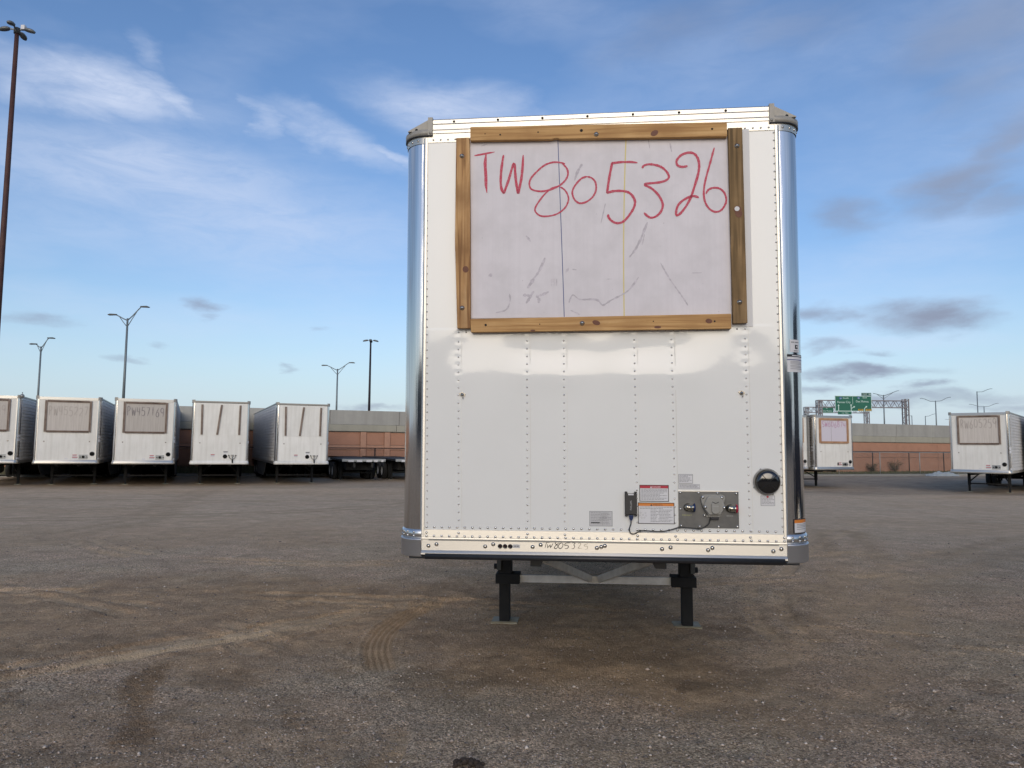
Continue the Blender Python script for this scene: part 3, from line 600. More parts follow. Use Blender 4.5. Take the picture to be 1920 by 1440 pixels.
def weed(x, h, w, lab, seed):
    t = thing('wall_shrub', lab, 'shrub', (x, wy(x) - .45, wallz(x) - .1)); q = random.Random(seed); s_ = MB(); l_ = MB()
    for i in range(16):
        a = q.uniform(0, 6.28); tip = Vector((math.cos(a) * w * q.uniform(.2, 1), math.sin(a) * .25, h * q.uniform(.5, 1))); s_.tube([(0, 0, 0), tip * .5 + Vector((0, 0, .1)), tip], .008, 4)
        for j in range(36):
            p = tip * q.uniform(.25, 1.05) + Vector((q.gauss(0, .10), q.gauss(0, .07), q.gauss(0, .08))); d1 = Vector((q.uniform(-1, 1), q.uniform(-1, 1), q.uniform(-.6, 1))).normalized() * .05; d2 = d1.orthogonal().normalized() * .02
            l_.add([p - d1, p + d2, p + d1, p - d2], [(0, 1, 2, 3)])
    s_.build('stem', M['weed_leaf'], t); tag(l_.build('foliage', M['weed_leaf'], t), kind='stuff')
weed(34.3, 1.0, .7, 'dark weedy shrub at the wall foot just right of the six digit board trailer', 2)
weed(37.0, 1.35, .9, 'taller dark shrub against the brown wall between the pale fence posts', 3)
weed(-19.3, .9, .8, 'green weeds at the wall foot between the second pair of left trailers', 4)
weed(-16.2, .7, .7, 'green weeds at the wall foot beside the trailer with slanted middle batten', 5)
# ------------------------------------------------------------------ lamps, masts, gantries
def street_lamp(label, x, y, top, arms, r=.11, m='pole_grey', joint=1.0, group=None, head=True, name='street_lamp', braced=True):
    t = thing(name, label, 'street lamp', (x, y, 3.0), 0, group); h = top - 3.0
    MB().cyl((0, 0, 0), (0, 0, h), r * 1.25, r * .75, 10).build('pole', M[m], t)
    for dx, dz in arms:
        s = 1 if dx > 0 else -1; jz = h - joint if braced else h - .15
        pts = [(0, 0, jz + (joint * .75 if braced else 0)), (dx * .35, 0, jz + (joint * .75 if braced else 0) + (h + dz - jz - joint * .75) * .36), (dx * .7, 0, h + dz - abs(dz) * .22 - .05), (dx * .88, 0, h + dz - .03), (dx, 0, h + dz)]
        MB().tube(pts, r * .42, 7).build('arm', M[m], t)
        if braced: MB().tube([(0, 0, jz), (dx * .30, 0, jz + (h + dz - jz) * .38), (dx * .60, 0, h + dz - abs(dz) * .35 - .12)], r * .30, 6).build('brace', M[m], t)
        if head: MB().prism([(-.45, -.05), (.35, -.08), (.45, 0), (.2, .09), (-.45, .06)], -.14, .14, lambda a, b, q: (dx + a * s + .25 * s, q, h + dz + b)).build('lamp_head', M['lamp_dark'], t, fix=True)
G = 'double arm highway lamps beyond the wall'
street_lamp('tall double arm lamp rising behind the third trailer from the left', -39.65, 75, 14.61, [(-1.35, .38), (1.5, 1.22)], .13, joint=.9, group=G)
street_lamp('double arm lamp rising behind the second trailer from the left', -58.05, 90, 13.6, [(-.75, .3), (.95, 1.05)], .12, joint=.8, group=G)
street_lamp('double arm lamp over the wall just left of the dark floodlight mast', -26.22, 110, 13.2, [(-1.75, .52), (1.9, .95)], .13, joint=.9, group=G)
street_lamp('wide double arm lamp behind the truss of the sign gantry', 86.05, 170, 14.4, [(-2.4, .35), (3.6, 1.0)], .15, joint=.9, group=G, head=False)
street_lamp('wide double arm lamp between the gantry and the right trailer', 109.58, 190, 14.5, [(-4.0, .62), (4.0, .95)], .15, group=G, head=False, braced=False)
street_lamp('single arm lamp over the roof of the right trailer, arm to the right', 126.75, 200, 17.8, [(4.2, .78)], .15, head=False, braced=False, group='single arm lamps beyond the wall')
street_lamp('low double arm lamp just above the roof of the right trailer', 160.6, 250, 16.75, [(-5.0, .7), (5.0, 1.1)], .16, head=False, braced=False, group=G)
street_lamp('small far lamp right of the gantry with its arm to the left', 190.3, 350, 18.1, [(-5.0, .75)], .2, head=False, braced=False, group='single arm lamps beyond the wall')
street_lamp('small far lamp with its arm to the right before the kinked double lamp', 196.7, 350, 17.9, [(4.8, 1.05)], .2, head=False, braced=False, group='single arm lamps beyond the wall')
street_lamp('tiny far lamp with its arm to the left at the corner of the right trailer', 240.5, 400, 18.3, [(-5.0, .3)], .2, head=False, braced=False, group='single arm lamps beyond the wall')

def mast(label, x, y, z0, ztop, r, m, R, rot=0.0, cam_=True, hs=1.0):
    t = thing('floodlight_mast', label, 'floodlight mast', (x, y, z0), rot); h = ztop - z0
    MB().cyl((0, 0, 0), (0, 0, h), r * 1.7, r, 14).build('pole', M[m], t)
    MB().cyl((0, 0, h - .25), (0, 0, h + .12), r * 1.5, r * 1.5, 12).build('collar', M['lamp_dark'], t)
    for k in range(4):
        a = R_(8 + 90 * k); d_ = Vector((math.cos(a), math.sin(a), 0)); e = d_ * R
        MB().bar((0, 0, h), e * .68 + Vector((0, 0, h + .06)), .07).build('arm', M['lamp_grey'], t)
        hd = MB().lathe([(0, .16 * hs), (.16 * hs, .13 * hs), (.25 * hs, .02), (.23 * hs, -.09 * hs), (0, -.11 * hs)], tuple(e + Vector((0, 0, h + .02))), (0, 0, 1), 12)
        hd.v = [tuple(Vector((p[0], p[1], p[2])) + d_ * ((Vector((p[0], p[1], 0)) - e).dot(d_)) * .8 - Vector((0, 0, ((Vector((p[0], p[1], 0)) - e).dot(d_)) * .35))) for p in hd.v]
        ho = hd.build('lamp_head', M['lamp_grey'], t, fix=True)
    if cam_:
        MB().box(.28, .52, -.1, .12, h + .02, h + .30).build('junction_box', M['label_white'], t)
mast('tall rust brown floodlight mast at the left edge of the yard', -31.83, 45, -.4, 28.05, .125, 'mast_rust', .74, hs=.8)
mast('dark floodlight mast beyond the wall left of the big trailer', -33.95, 175, 3.0, 26.8, .20, 'mast_dark', 1.2, cam_=False, hs=1.5)

def truss(mb, x0, x1, y, z0, z1, d, r, n):
    for yy_ in (y, y + d):
        for z in (z0, z1): mb.bar((x0, yy_, z), (x1, yy_, z), r * 2)
        for i in range(n):
            a = x0 + (x1 - x0) * i / n; c = x0 + (x1 - x0) * (i + 1) / n; m_ = (a + c) / 2
            mb.bar((a, yy_, z0), (m_, yy_, z1), r * 1.1); mb.bar((m_, yy_, z1), (c, yy_, z0), r * 1.1)
    for i in range(n + 1):
        a = x0 + (x1 - x0) * i / n
        for z in (z0, z1): mb.bar((a, y, z), (a, y + d, z), r)
def legpair(mb, x0, x1, y, z0, z1, r):
    for x in (x0, x1): mb.bar((x, y, z0), (x, y, z1), r * 2, up=(0, 1, 0))
    z = z0; k = 0
    while z < z1 - .5:
        e = min(z + 1.6, z1); mb.bar((x0 if k % 2 else x1, y, z), (x1 if k % 2 else x0, y, e), r * .8, up=(0, 1, 0)); mb.bar((x0, y, e), (x1, y, e), r * .8); z = e; k += 1
def txt(s, size, m, parent, loc, name='lettering', wscale=1.0, ext=.01, rot=(math.pi / 2, 0, 0), align='CENTER'):
    cu = bpy.data.curves.new('t', 'FONT'); cu.body = s; cu.size = size; cu.align_x = align; cu.align_y = 'CENTER'; cu.extrude = ext; cu.resolution_u = 2
    o = bpy.data.objects.new('t', cu); COL.objects.link(o); bpy.context.view_layer.update()
    me = bpy.data.meshes.new_from_object(o.evaluated_get(bpy.context.evaluated_depsgraph_get())); bpy.data.objects.remove(o)
    me.materials.clear(); me.materials.append(M[m]); n = put(name, me, parent, loc, rot); n.scale = (wscale, 1, 1); return n

ga = thing('sign_gantry', 'grey truss gantry carrying the large Kansas City and Des Moines sign', 'sign gantry', (0, 150, 0))
a = MB(); truss(a, 62.5, 80.9, 0, 10.35, 11.75, 1.0, .075, 11); a.build('truss', M['gantry_grey'], ga)
ga.rotation_euler = (0, 0, 0)
for x0, x1, zt in ((62.50, 63.3, 11.75), (80.2, 81.0, 12.1)):
    a = MB(); legpair(a, x0, x1, .0, 3.0, zt, .1); legpair(a, x0, x1, 1.0, 3.0, zt, .1); a.build('support', M['gantry_grey'], ga)
sg = thing('highway_sign', 'large green highway sign reading South Kansas City and East Des Moines', 'road sign', (0, 149.6, 0))
MB().box(65.82, 73.22, 0, .08, 9.55, 12.62).build('sign_panel', M['sign_green'], sg)
fr = MB()
for bx in ((65.82, 73.22, 12.56, 12.66), (65.82, 73.22, 9.52, 9.60), (65.80, 65.88, 9.52, 12.66), (73.16, 73.24, 9.52, 12.66), (69.38, 69.43, 10.9, 12.5)): fr.box(bx[0], bx[1], -.03, -.002, bx[2], bx[3])
fr.build('border', M['sign_white'], sg)
MB().box(71.26, 73.22, 0, .08, 12.70, 13.28).build('exit_tab', M['sign_dark_green'], sg)
MB().box(66.35, 69.1, 0, .08, 8.84, 9.50).build('distance_tab', M['sign_green'], sg)
MB().box(66.35, 69.1, -.02, -.002, 9.45, 9.52).build('border', M['sign_white'], sg)
txt('EXIT  4B', .46, 'sign_white', sg, (72.3, -.02, 12.98)); txt('South', .48, 'sign_white', sg, (68.0, -.02, 12.18), wscale=1.1); txt('Kansas City', .62, 'sign_white', sg, (67.6, -.02, 11.35), wscale=.92)
txt('East', .48, 'sign_white', sg, (71.9, -.02, 12.3), wscale=1.1); txt('Des Moines', .62, 'sign_white', sg, (71.35, -.02, 11.5), wscale=.88); txt('1/2  MILE', .36, 'sign_white', sg, (67.75, -.02, 9.12))
for x, z, s in ((66.95, 12.12, '29'), (70.65, 12.22, '80')):
    MB().prism([(-.27, .24), (0, .3), (.27, .24), (.3, 0), (0, -.32), (-.3, 0)], -.02, -.003, lambda p, q, t: (x + p, t, z + q)).build('route_shield', M['shield_blue'], sg, fix=True)
    txt(s, .34, 'sign_white', sg, (x, -.03, z - .03))
def arrow(pts, w=.13, hd=.3):
    a = MB(); p = [Vector((q[0], 0, q[1])) for q in pts]
    for i in range(len(p) - 1): a.bar(p[i] - Vector((0, .012, 0)), p[i + 1] - Vector((0, .012, 0)), w, .015, up=(0, 1, 0))
    d_ = (p[-1] - p[-2]).normalized(); n_ = Vector((d_.z, 0, -d_.x)); t_ = p[-1] + d_ * hd; b1 = p[-1] + n_ * hd * .65; b2 = p[-1] - n_ * hd * .65; y = Vector((0, -.022, 0))
    a.add([t_ + y, b1 + y, b2 + y, t_ - y * .2, b1 - y * .2, b2 - y * .2], [(0, 1, 2), (5, 4, 3), (0, 3, 4, 1), (1, 4, 5, 2), (2, 5, 3, 0)])
    return a
arrow([(66.5, 9.62), (66.5, 10.6)]).build('arrow', M['sign_white'], sg); arrow([(69.05, 9.62), (69.05, 10.7)]).build('arrow', M['sign_white'], sg)
arrow([(69.05, 9.95), (69.25, 10.15), (69.6, 10.38)]).build('arrow', M['sign_white'], sg); arrow([(71.72, 9.62), (71.72, 9.95), (71.85, 10.2), (72.1, 10.42)]).build('arrow', M['sign_white'], sg)
for x0, x1 in ((70.45, 71.5), (71.98, 73.2)):
    MB().box(x0, x1, -.03, -.002, 9.60, 9.98).build('exit_only_panel', M['sign_yellow'], sg)
txt('EXIT', .30, 'label_black', sg, (70.97, -.045, 9.79)); txt('ONLY', .30, 'label_black', sg, (72.6, -.045, 9.79))
gb = thing('sign_gantry', 'smaller grey truss gantry farther off behind the large highway sign', 'sign gantry', (0, 190, 0))
a = MB(); truss(a, 75.86, 92.2, 0, 11.2, 12.6, 1.0, .08, 10); a.build('truss', M['gantry_grey'], gb)
for x0, x1 in ((75.86, 76.7), (91.45, 92.3)):
    a = MB(); legpair(a, x0, x1, 0, 3.0, 12.6, .1); legpair(a, x0, x1, 1.0, 3.0, 12.6, .1); a.build('support', M['gantry_grey'], gb)
s2 = thing('highway_sign', 'small green sign on the far gantry left of the large highway sign', 'road sign', (0, 189.6, 0))
MB().box(79.86, 82.9, 0, .08, 11.15, 12.75).build('sign_panel', M['sign_green'], s2)
a = MB()
for bx in ((79.86, 82.9, 12.68, 12.77), (79.86, 82.9, 11.13, 11.2)): a.box(bx[0], bx[1], -.03, -.002, bx[2], bx[3])
a.build('border', M['sign_white'], s2); txt('Des Moines', .50, 'sign_white', s2, (81.38, -.03, 11.62), wscale=.92); txt('80', .35, 'sign_white', s2, (81.2, -.03, 12.3))

# ------------------------------------------------------------------ handwriting strokes
def arc(cx_, cy_, rx, ry, a0, a1, n=10): return [(cx_ + rx * math.cos(R_(a0 + (a1 - a0) * i / n)), cy_ + ry * math.sin(R_(a0 + (a1 - a0) * i / n))) for i in range(n + 1)]
GL = {'0': [arc(.3, .5, .25, .42, 90, 450, 14)], '1': [[(.3, .95), (.3, .05)]], '2': [arc(.3, .7, .24, .24, 160, -20) + [(.08, .08), (.55, .08)]],
      '3': [arc(.27, .73, .24, .22, 140, -90) + arc(.27, .27, .26, .25, 90, -140)], '4': [[(.1, .95), (.08, .45), (.55, .48)], [(.48, .95), (.46, .02)]],
      '5': [[(.52, .93), (.12, .93), (.1, .56)] + arc(.28, .32, .26, .28, 110, -150)], '6': [[(.45, .97), (.2, .62)] + arc(.3, .28, .22, .26, 150, 510, 12)],
      '7': [[(.06, .92), (.55, .92), (.25, .02)]], '8': [arc(.3, .72, .2, .22, -90, 270, 12) + arc(.3, .25, .24, .24, 90, -270, 12)], '9': [arc(.28, .68, .22, .24, 0, 360, 12) + [(.46, .02)]],
      'T': [[(.02, .92), (.6, .95)], [(.3, .93), (.3, .04)]], 'W': [[(.02, .95), (.14, .05), (.31, .7), (.47, .05), (.62, .97)]], 'P': [[(.12, .02), (.12, .93)] + arc(.2, .7, .28, .23, 90, -90)],
      'R': [[(.12, .02), (.12, .93)] + arc(.2, .7, .28, .23, 90, -90) + [(.2, .46), (.52, .02)]], 'S': [arc(.3, .72, .22, .22, 30, 270) + arc(.3, .26, .24, .24, 90, -140)]}
def ribbon(mb, pts, w, y, jit=0, seed=0, taper=True):
    q = random.Random(seed); P = []
    for i in range(len(pts) - 1):
        (x0, z0), (x1, z1) = pts[i], pts[i + 1]; n = max(1, int(math.hypot(x1 - x0, z1 - z0) / (w * 1.2)))
        P += [(x0 + (x1 - x0) * k / n, z0 + (z1 - z0) * k / n) for k in range(n)]
    P.append(pts[-1]); vs = []; n = len(P)
    for i, (x, z) in enumerate(P):
        a = P[max(i - 1, 0)]; b = P[min(i + 1, n - 1)]; dx, dz = b[0] - a[0], b[1] - a[1]; L = math.hypot(dx, dz) or 1; nx, nz = -dz / L, dx / L
        ww = w * .5 * (1 + q.uniform(-jit, jit)) * (min(1, .45 + i * .3, .35 + (n - 1 - i) * .25) if taper else 1)
        vs += [(x + nx * ww, y, z + nz * ww), (x - nx * ww, y, z - nz * ww)]
    mb.add(vs, [(2 * i, 2 * i + 2, 2 * i + 3, 2 * i + 1) for i in range(n - 1)])
def catmull(p, n=5):
    p = [p[0]] + list(p) + [p[-1]]; o = []
    for i in range(1, len(p) - 2):
        for k in range(n):
            t = k / n; o.append(tuple(.5 * ((2 * p[i][j]) + (-p[i - 1][j] + p[i + 1][j]) * t + (2 * p[i - 1][j] - 5 * p[i][j] + 4 * p[i + 1][j] - p[i + 2][j]) * t * t + (-p[i - 1][j] + 3 * p[i][j] - 3 * p[i + 1][j] + p[i + 2][j]) * t ** 3) for j in (0, 1)))
    o.append(p[-2]); return o
def scrawl(s, x0, x1, z0, h, w, y, seed=1):
    mb = MB(); q = random.Random(seed); cw = (x1 - x0) / len(s)
    for i, ch in enumerate(s):
        dz = q.uniform(-.07, .07) * h; sc_ = q.uniform(.88, 1.08)
        for st in GL[ch]: ribbon(mb, [(x0 + cw * (i + .08 + a * 1.35 * .98), z0 + dz + b * h * sc_) for a, b in st], w, y, .2, seed + i)
    return mb

# ------------------------------------------------------------------ parked box trailers (front parts, sides, gear, wheels)
def outline(ins=0.0, back=.4, r=.13, hw=1.3, n=7):
    """path round the nose: left side, corner, front, corner, right side  (x, y, outward normal)"""
    P = [(-hw, back, -1, 0)]
    for i in range(n + 1):
        a = math.pi + (math.pi / 2) * i / n; P.append((-hw + r + r * math.cos(a), r + r * math.sin(a), math.cos(a), math.sin(a)))
    for i in range(n + 1):
        a = -math.pi / 2 + (math.pi / 2) * i / n; P.append((hw - r + r * math.cos(a), r + r * math.sin(a), math.cos(a), math.sin(a)))
    P.append((hw, back, 1, 0)); return P
PC = {}
def cached(key, fn, m):
    if key not in PC: PC[key] = fn().mesh(key, M[m])
    return PC[key]
LEN = 15.8
def side_mesh(s):
    mb = MB(); pr = [(0, 1.12)]; z = 1.22
    while z < 3.98: pr += [(.0, z), (.0, z + .085), (-.022, z + .10), (-.022, z + .135)]; z += .15
    pr += [(0, z), (0, 4.03)]
    path = [(s * 1.30, .32, s, 0), (s * 1.30, LEN, s, 0)]
    return mb.sweep(pr if s > 0 else pr[::-1], path, smooth=False)
def tyre_mesh(): return MB().lathe([(.28, .13), (.46, .14), (.50, .11), (.515, .06), (.515, -.06), (.50, -.11), (.46, -.14), (.28, -.13), (.28, .13)], (0, 0, 0), (1, 0, 0), 24)
def rim_mesh(): return MB().lathe([(0, .03), (.10, .03), (.12, .0), (.2, .0), (.23, .06), (.28, .12), (.29, .12), (.285, -.1), (0, -.1)], (0, 0, 0), (1, 0, 0), 18)
def wheels(t, ys, zc=.515, sides=(-1, 1)):
    for y in ys:
        for s in sides:
            for xo in (1.12, .80):
                w = put('wheel', cached('rim', rim_mesh, 'rim_white'), t, (s * xo, y, zc), (0, 0, 0 if s > 0 else math.pi))
                put('tyre', cached('tyre', tyre_mesh, 'tyre'), w)
        put('axle', cached('axle', lambda: MB().cyl((-.8, 0, 0), (.8, 0, 0), .065, n=10), 'frame_black'), t, (0, y, zc))
def gear(t, x=.9, y=2.75, top=1.05, foot=0.0, brace=True):
    for s in (-1, 1):
        l = put('landing_leg', cached('leg%.2f%.2f' % (top, foot), lambda: MB().box(-.065, .065, -.07, .07, .36, top).box(-.05, .05, -.055, .055, foot + .03, .36), 'black_paint'), t, (s * x, y, 0))
        put('foot_plate', cached('foot%.2f' % foot, lambda: MB().box(-.14, .14, -.13, .13, foot, foot + .03), 'foot_steel'), l)
        if brace:
            put('brace', MB().bar((s * x, y - .05, .5), (s * .45, y + .9, top - .02), .05).mesh('b', M['frame_black']), t)
    put('cross_brace', cached('cross%.2f' % x, lambda: MB().bar((-x, 0, .42), (x, 0, .42), .05, .07), 'frame_black'), t, (0, y, 0))
def box_trailer(label, loc, yaw, style, text=None, tz=None, skirt=(), group=None, cat='trailer', name='semi_trailer'):
    t = thing(name, label, cat, (loc[0], loc[1], gzf(*loc)), yaw, group); new = style != 'old'
    o_ = outline()
    put('front_panel', cached('front' + style, lambda: MB().add([(-1.17, .0, 1.2), (1.17, .0, 1.2), (1.17, .0, 3.98), (-1.17, .0, 3.98)], [(0, 1, 2, 3)]), 'old_white'), t)
    for s in (-1, 1):
        put('corner_post', cached('post%d' % s, lambda: MB().sweep([(0, 1.2), (0, 3.98)], [p for p in o_ if p[0] * s >= 1.165], smooth=True), 'dull_metal' if not new else 'polished_steel'), t)
        put('post_trim', cached('trim%d' % s, lambda: MB().box(s * 1.175 - .018, s * 1.175 + .018, -.012, .0, 1.2, 3.98), 'rail_aluminium'), t)
        put('corner_cap', cached('cap%d' % s, lambda: MB().sweep([(.0, 3.97), (.022, 3.97), (.022, 4.12), (-.1, 4.13)], [p for p in outline(back=.3) if p[0] * s >= 1.165] if s > 0 else [p for p in outline(back=.3) if p[0] * s >= 1.165], smooth=False), 'cast_metal'), t)
        put('side_wall', cached('side%d' % s, lambda: side_mesh(s), 'side_sheet'), t)
        put('side_rail', cached('siderail%d' % s, lambda: MB().box(min(s * 1.25, s * 1.31), max(s * 1.25, s * 1.31), .4, LEN, 1.05, 1.19), 'rail_aluminium'), t)
        put('roof_rail', cached('roofrail%d' % s, lambda: MB().box(min(s * 1.25, s * 1.31), max(s * 1.25, s * 1.31), .3, LEN, 4.02, 4.09), 'dull_metal'), t)
    if new: put('top_rail', cached('toprail', lambda: MB().box(-1.165, 1.165, -.02, .06, 3.955, 4.075), 'rail_aluminium'), t)
    else: put('top_rail', cached('toprail_old', lambda: MB().box(-1.165, 1.165, -.015, .06, 4.0, 4.075), 'cast_metal'), t)
    put('bottom_rail', cached('botrail' + style, lambda: MB().sweep([(-.05, 1.04), (.03, 1.04), (.035, 1.13), (.012, 1.15), (.012, 1.21), (-.0, 1.215)], o_, smooth=True), 'rail_aluminium' if new else 'old_white'), t)
    put('roof', cached('roof', lambda: MB().box(-1.25, 1.25, .05, LEN, 4.03, 4.07), 'old_white'), t)
    put('floor_frame', cached('floor', lambda: MB().box(-1.24, 1.24, .1, LEN, 1.05, 1.12).box(-.5, -.4, .5, LEN, .92, 1.05).box(.4, .5, .5, LEN, .92, 1.05), 'frame_black'), t)
    put('rear_wall', cached('rear', lambda: MB().box(-1.27, 1.27, LEN - .03, LEN, 1.1, 4.05), 'old_white'), t)
    put('bogie_frame', cached('bogie', lambda: MB().box(-.55, .55, 10.6, 14.4, .62, .92), 'frame_black'), t)
    gear(t, foot=-.02 if tz is None else tz); wheels(t, (11.6, 12.85))
    for s in (-1, 1):
        put('mud_flap', cached('flap', lambda: MB().box(-.3, .3, 0, .01, .25, .95), 'black_rubber'), t, (s * .95, 13.6, 0))
        if s in skirt: put('side_skirt', cached('skirt%d' % s, lambda: MB().prism([(5.0, 1.08), (10.8, 1.08), (10.8, .38), (10.2, .28), (6.6, .28), (5.9, .5)], s * 1.27, s * 1.24, lambda a, b, q: (q, a, b)), 'skirt_grey'), t)
    if style in ('board', 'sw'):
        x0, x1, z0, z1 = (-.93, .93, 2.47, 3.93) if style == 'board' else (-1.0, .96, 2.52, 3.93); bw = .085 if style == 'board' else .12
        put('cover_board', cached('cb' + style, lambda: MB().box(x0 + bw, x1 - bw, -.02, -.002, z0 + bw, z1 - bw), 'old_board' if style == 'board' else 'sw_board'), t)
        wh, wv = ('grey_wood_h', 'grey_wood_v') if style == 'board' else ('tan_wood', 'tan_wood')
        for i, b in enumerate(((x0 + .1, x1 - .1, z1 - bw, z1), (x0 + .1, x1 - .1, z0, z0 + bw))): put('batten', cached('bh%d' % i + style, lambda: MB().box(b[0], b[1], -.055, -.003, b[2], b[3]), wh), t)
        for i, b in enumerate(((x0, x0 + bw + .01), (x1 - bw - .01, x1))): put('batten', cached('bv%d' % i + style, lambda: MB().box(b[0], b[1], -.05, -.003, z0 + .02, z1 - .01), wv), t)
        if style == 'sw': put('marker_line', cached('swline', lambda: MB().box(-.205, -.19, -.022, -.0205, z0 + bw, z1 - bw), 'grey_ink'), t)
        if text: put('handwriting', scrawl(text[0], text[1], text[2], text[3], text[4], text[5], -.024, sum(map(ord, text[0]))).mesh('h', M[text[6]]), t)
    else:
        put('cover_panel', cached('cpo', lambda: MB().box(-1.0, 1.0, -.008, -.001, 2.42, 3.95), 'old_white'), t)
        for i, (a, b) in enumerate(((-.86, -.84), (.01, -.15), (.86, .84))):
            put('batten', cached('bo%d' % i, lambda: MB().prism([(b - .045, 2.46), (b + .045, 2.46), (a + .045, 3.90), (a - .045, 3.90)], -.05, -.008), 'grey_wood_v'), t)
    for s in (-1, 1): put('eyelet', cached('eye', lambda: MB().cyl((0, 0, 0), (0, -.02, 0), .03, .02, 8), 'bolt_metal'), t, (s * .9, -.001, 2.06))
    dx, dz = (1.03, 1.50) if new else (.24, 1.42)
    put('document_tube', cached('tube', lambda: MB().cyl((0, 0, 0), (0, -.05, 0), .085, .078, 18).cyl((0, -.001, 0), (0, -.02, 0), .10, .10, 18), 'lens_black'), t, (dx, -.001, dz))
    def label_(x0, x1, z0, z1, top=None):
        l = put('warning_label', MB().box(x0, x1, -.004, -.001, z0, z1).mesh('l', M['label_white']), t)
        if top: put('label_header', MB().box(x0, x1, -.006, -.0042, z1 - .03, z1).mesh('l', M[top]), l)
        mb = MB(); z = z1 - .05
        while z > z0 + .02: mb.box(x0 + .01, x1 - .02, -.006, -.0042, z, z + .006); z -= .018
        put('fine_print', mb.mesh('l', M['label_grey_ink']), l)
    if new:
        label_(.25, .43, 1.37, 1.46, 'label_red'); label_(.24, .46, 1.26, 1.36, 'label_red'); label_(-.06, .07, 1.25, 1.31)
        pl = put('connector_plate', cached('plate', lambda: MB().box(.50, .86, -.008, -.001, 1.25, 1.46), 'stainless_plate' if style == 'sw' else 'galvanised'), t)
        put('socket', cached('bsock', lambda: MB().cyl((.68, -.008, 1.36), (.68, -.06, 1.36), .065, .055, 8), 'lens_black' if style == 'board' else 'socket_grey'), pl)
        for x in (.56, .83): put('gladhand', cached('bglad%.2f' % x, lambda: MB().cyl((x, -.008, 1.355), (x, -.05, 1.355), .022, n=8), 'lens_black'), pl)
        if style == 'sw':
            put('tracker_box', cached('btrk', lambda: MB().box(.17, .24, -.03, -.001, 1.30, 1.46), 'module_black'), t)
            put('document_sleeve', cached('bsleeve', lambda: MB().prism([(.93, 1.40), (1.07, 1.40), (1.05, 1.29), (1.0, 1.25), (.95, 1.29)], -.01, -.001), 'label_grey'), t)
    else:
        label_(-.40, -.22, 1.40, 1.52, 'label_red'); label_(.16, .36, 1.56, 1.66, 'label_black')
        hp = put('hose_set', cached('hoses', lambda: MB().tube([(.42, -.03, 1.47), (.44, -.06, 1.36), (.55, -.06, 1.27), (.57, -.06, 1.12)], .012, 6).tube([(.72, -.03, 1.47), (.70, -.06, 1.36), (.60, -.06, 1.27), (.60, -.06, 1.1)], .012, 6).tube([(.575, -.03, 1.45), (.57, -.07, 1.3), (.585, -.05, 1.1)], .014, 6), 'hose'), t)
        put('socket', cached('hs', lambda: MB().prism([(.51, 1.50), (.64, 1.50), (.62, 1.42), (.575, 1.38), (.53, 1.42)], -.06, -.001), 'socket_grey'), hp)
        for x in (.41, .73): put('gladhand', cached('hg%.2f' % x, lambda: MB().cyl((x, -.001, 1.47), (x, -.05, 1.47), .028, n=8), 'black_paint'), hp)
    for z in ((2.22, 2.34), (2.05, 2.17), (1.24, 1.31)) if new else ((2.05, 2.15),):
        put('post_sticker', cached('st%.2f' % z[0], lambda: MB().sweep([(.004, z[0]), (.004, z[1])], [p for p in o_ if p[0] > 1.2][1:], smooth=True), 'label_white'), t)
    return t
GT = 'white box trailers parked in a row before the wall'
T1 = box_trailer('white box trailer cut off by the left edge, board ending in a 9', (-30.19, 43.17), .41, 'board', ('PW456119', -.80, .78, 3.25, .48, .035, 'faded_ink'), skirt=(-1, 1), group=GT)
T1.location = (-23.35, 32.65, gzf(-23.35, 32.65))
T2 = box_trailer('white box trailer with a board marked PW455227, second from the left', (-20.29, 33.7), .41, 'board', ('PW455227', -.80, .80, 3.22, .46, .035, 'faded_ink'), skirt=(-1, 1), group=GT)
T3 = box_trailer('white box trailer with a board marked PW457169, third from the left', (-17.12, 34.43), .41, 'board', ('PW457169', -.80, .80, 3.25, .46, .04, 'grey_ink'), skirt=(1,), group=GT)
T4 = box_trailer('older white trailer with three battens and hoses, corrugated sides hidden', (-14.05, 35.61), .37, 'old', group=GT)
T5 = box_trailer('older white trailer with three battens showing its corrugated left side', (-10.47, 37.01), .41, 'old', skirt=(-1,), group=GT)
TS = box_trailer('white trailer with a tan framed board marked SW606874 near the gantry', (18.10, 41.40), .28, 'sw', ('SW606874', -.82, .80, 3.42, .34, .03, 'pink_ink'), group=GT)
TN = box_trailer('white trailer mostly hidden behind the big trailer, only its right edge showing', (15.37, 40.94), .28, 'sw', ('SW606121', -.82, .80, 3.42, .34, .03, 'pink_ink'), group=GT)
TR = box_trailer('white box trailer with a board marked RW605259 on the right', (23.46, 37.03), -.70, 'board', ('RW605259', -.80, .80, 3.28, .50, .04, 'faded_ink'), group=GT)
TE = box_trailer('white box trailer cut off by the right edge of the photo', (28.5, 38.46), -.70, 'board', ('RW605114', -.80, .80, 3.28, .50, .04, 'faded_ink'), group=GT)
ex = MB().cyl((1.35, -.02, 4.05), (1.35, -.02, 4.25), .02, n=6).lathe([(0, .06), (.09, .02), (.09, -.03), (0, -.05)], (1.35, -.02, 4.08), (0, 1, 0), 8)
put('roof_bracket', ex.mesh('rb', M['dull_metal']), T1)

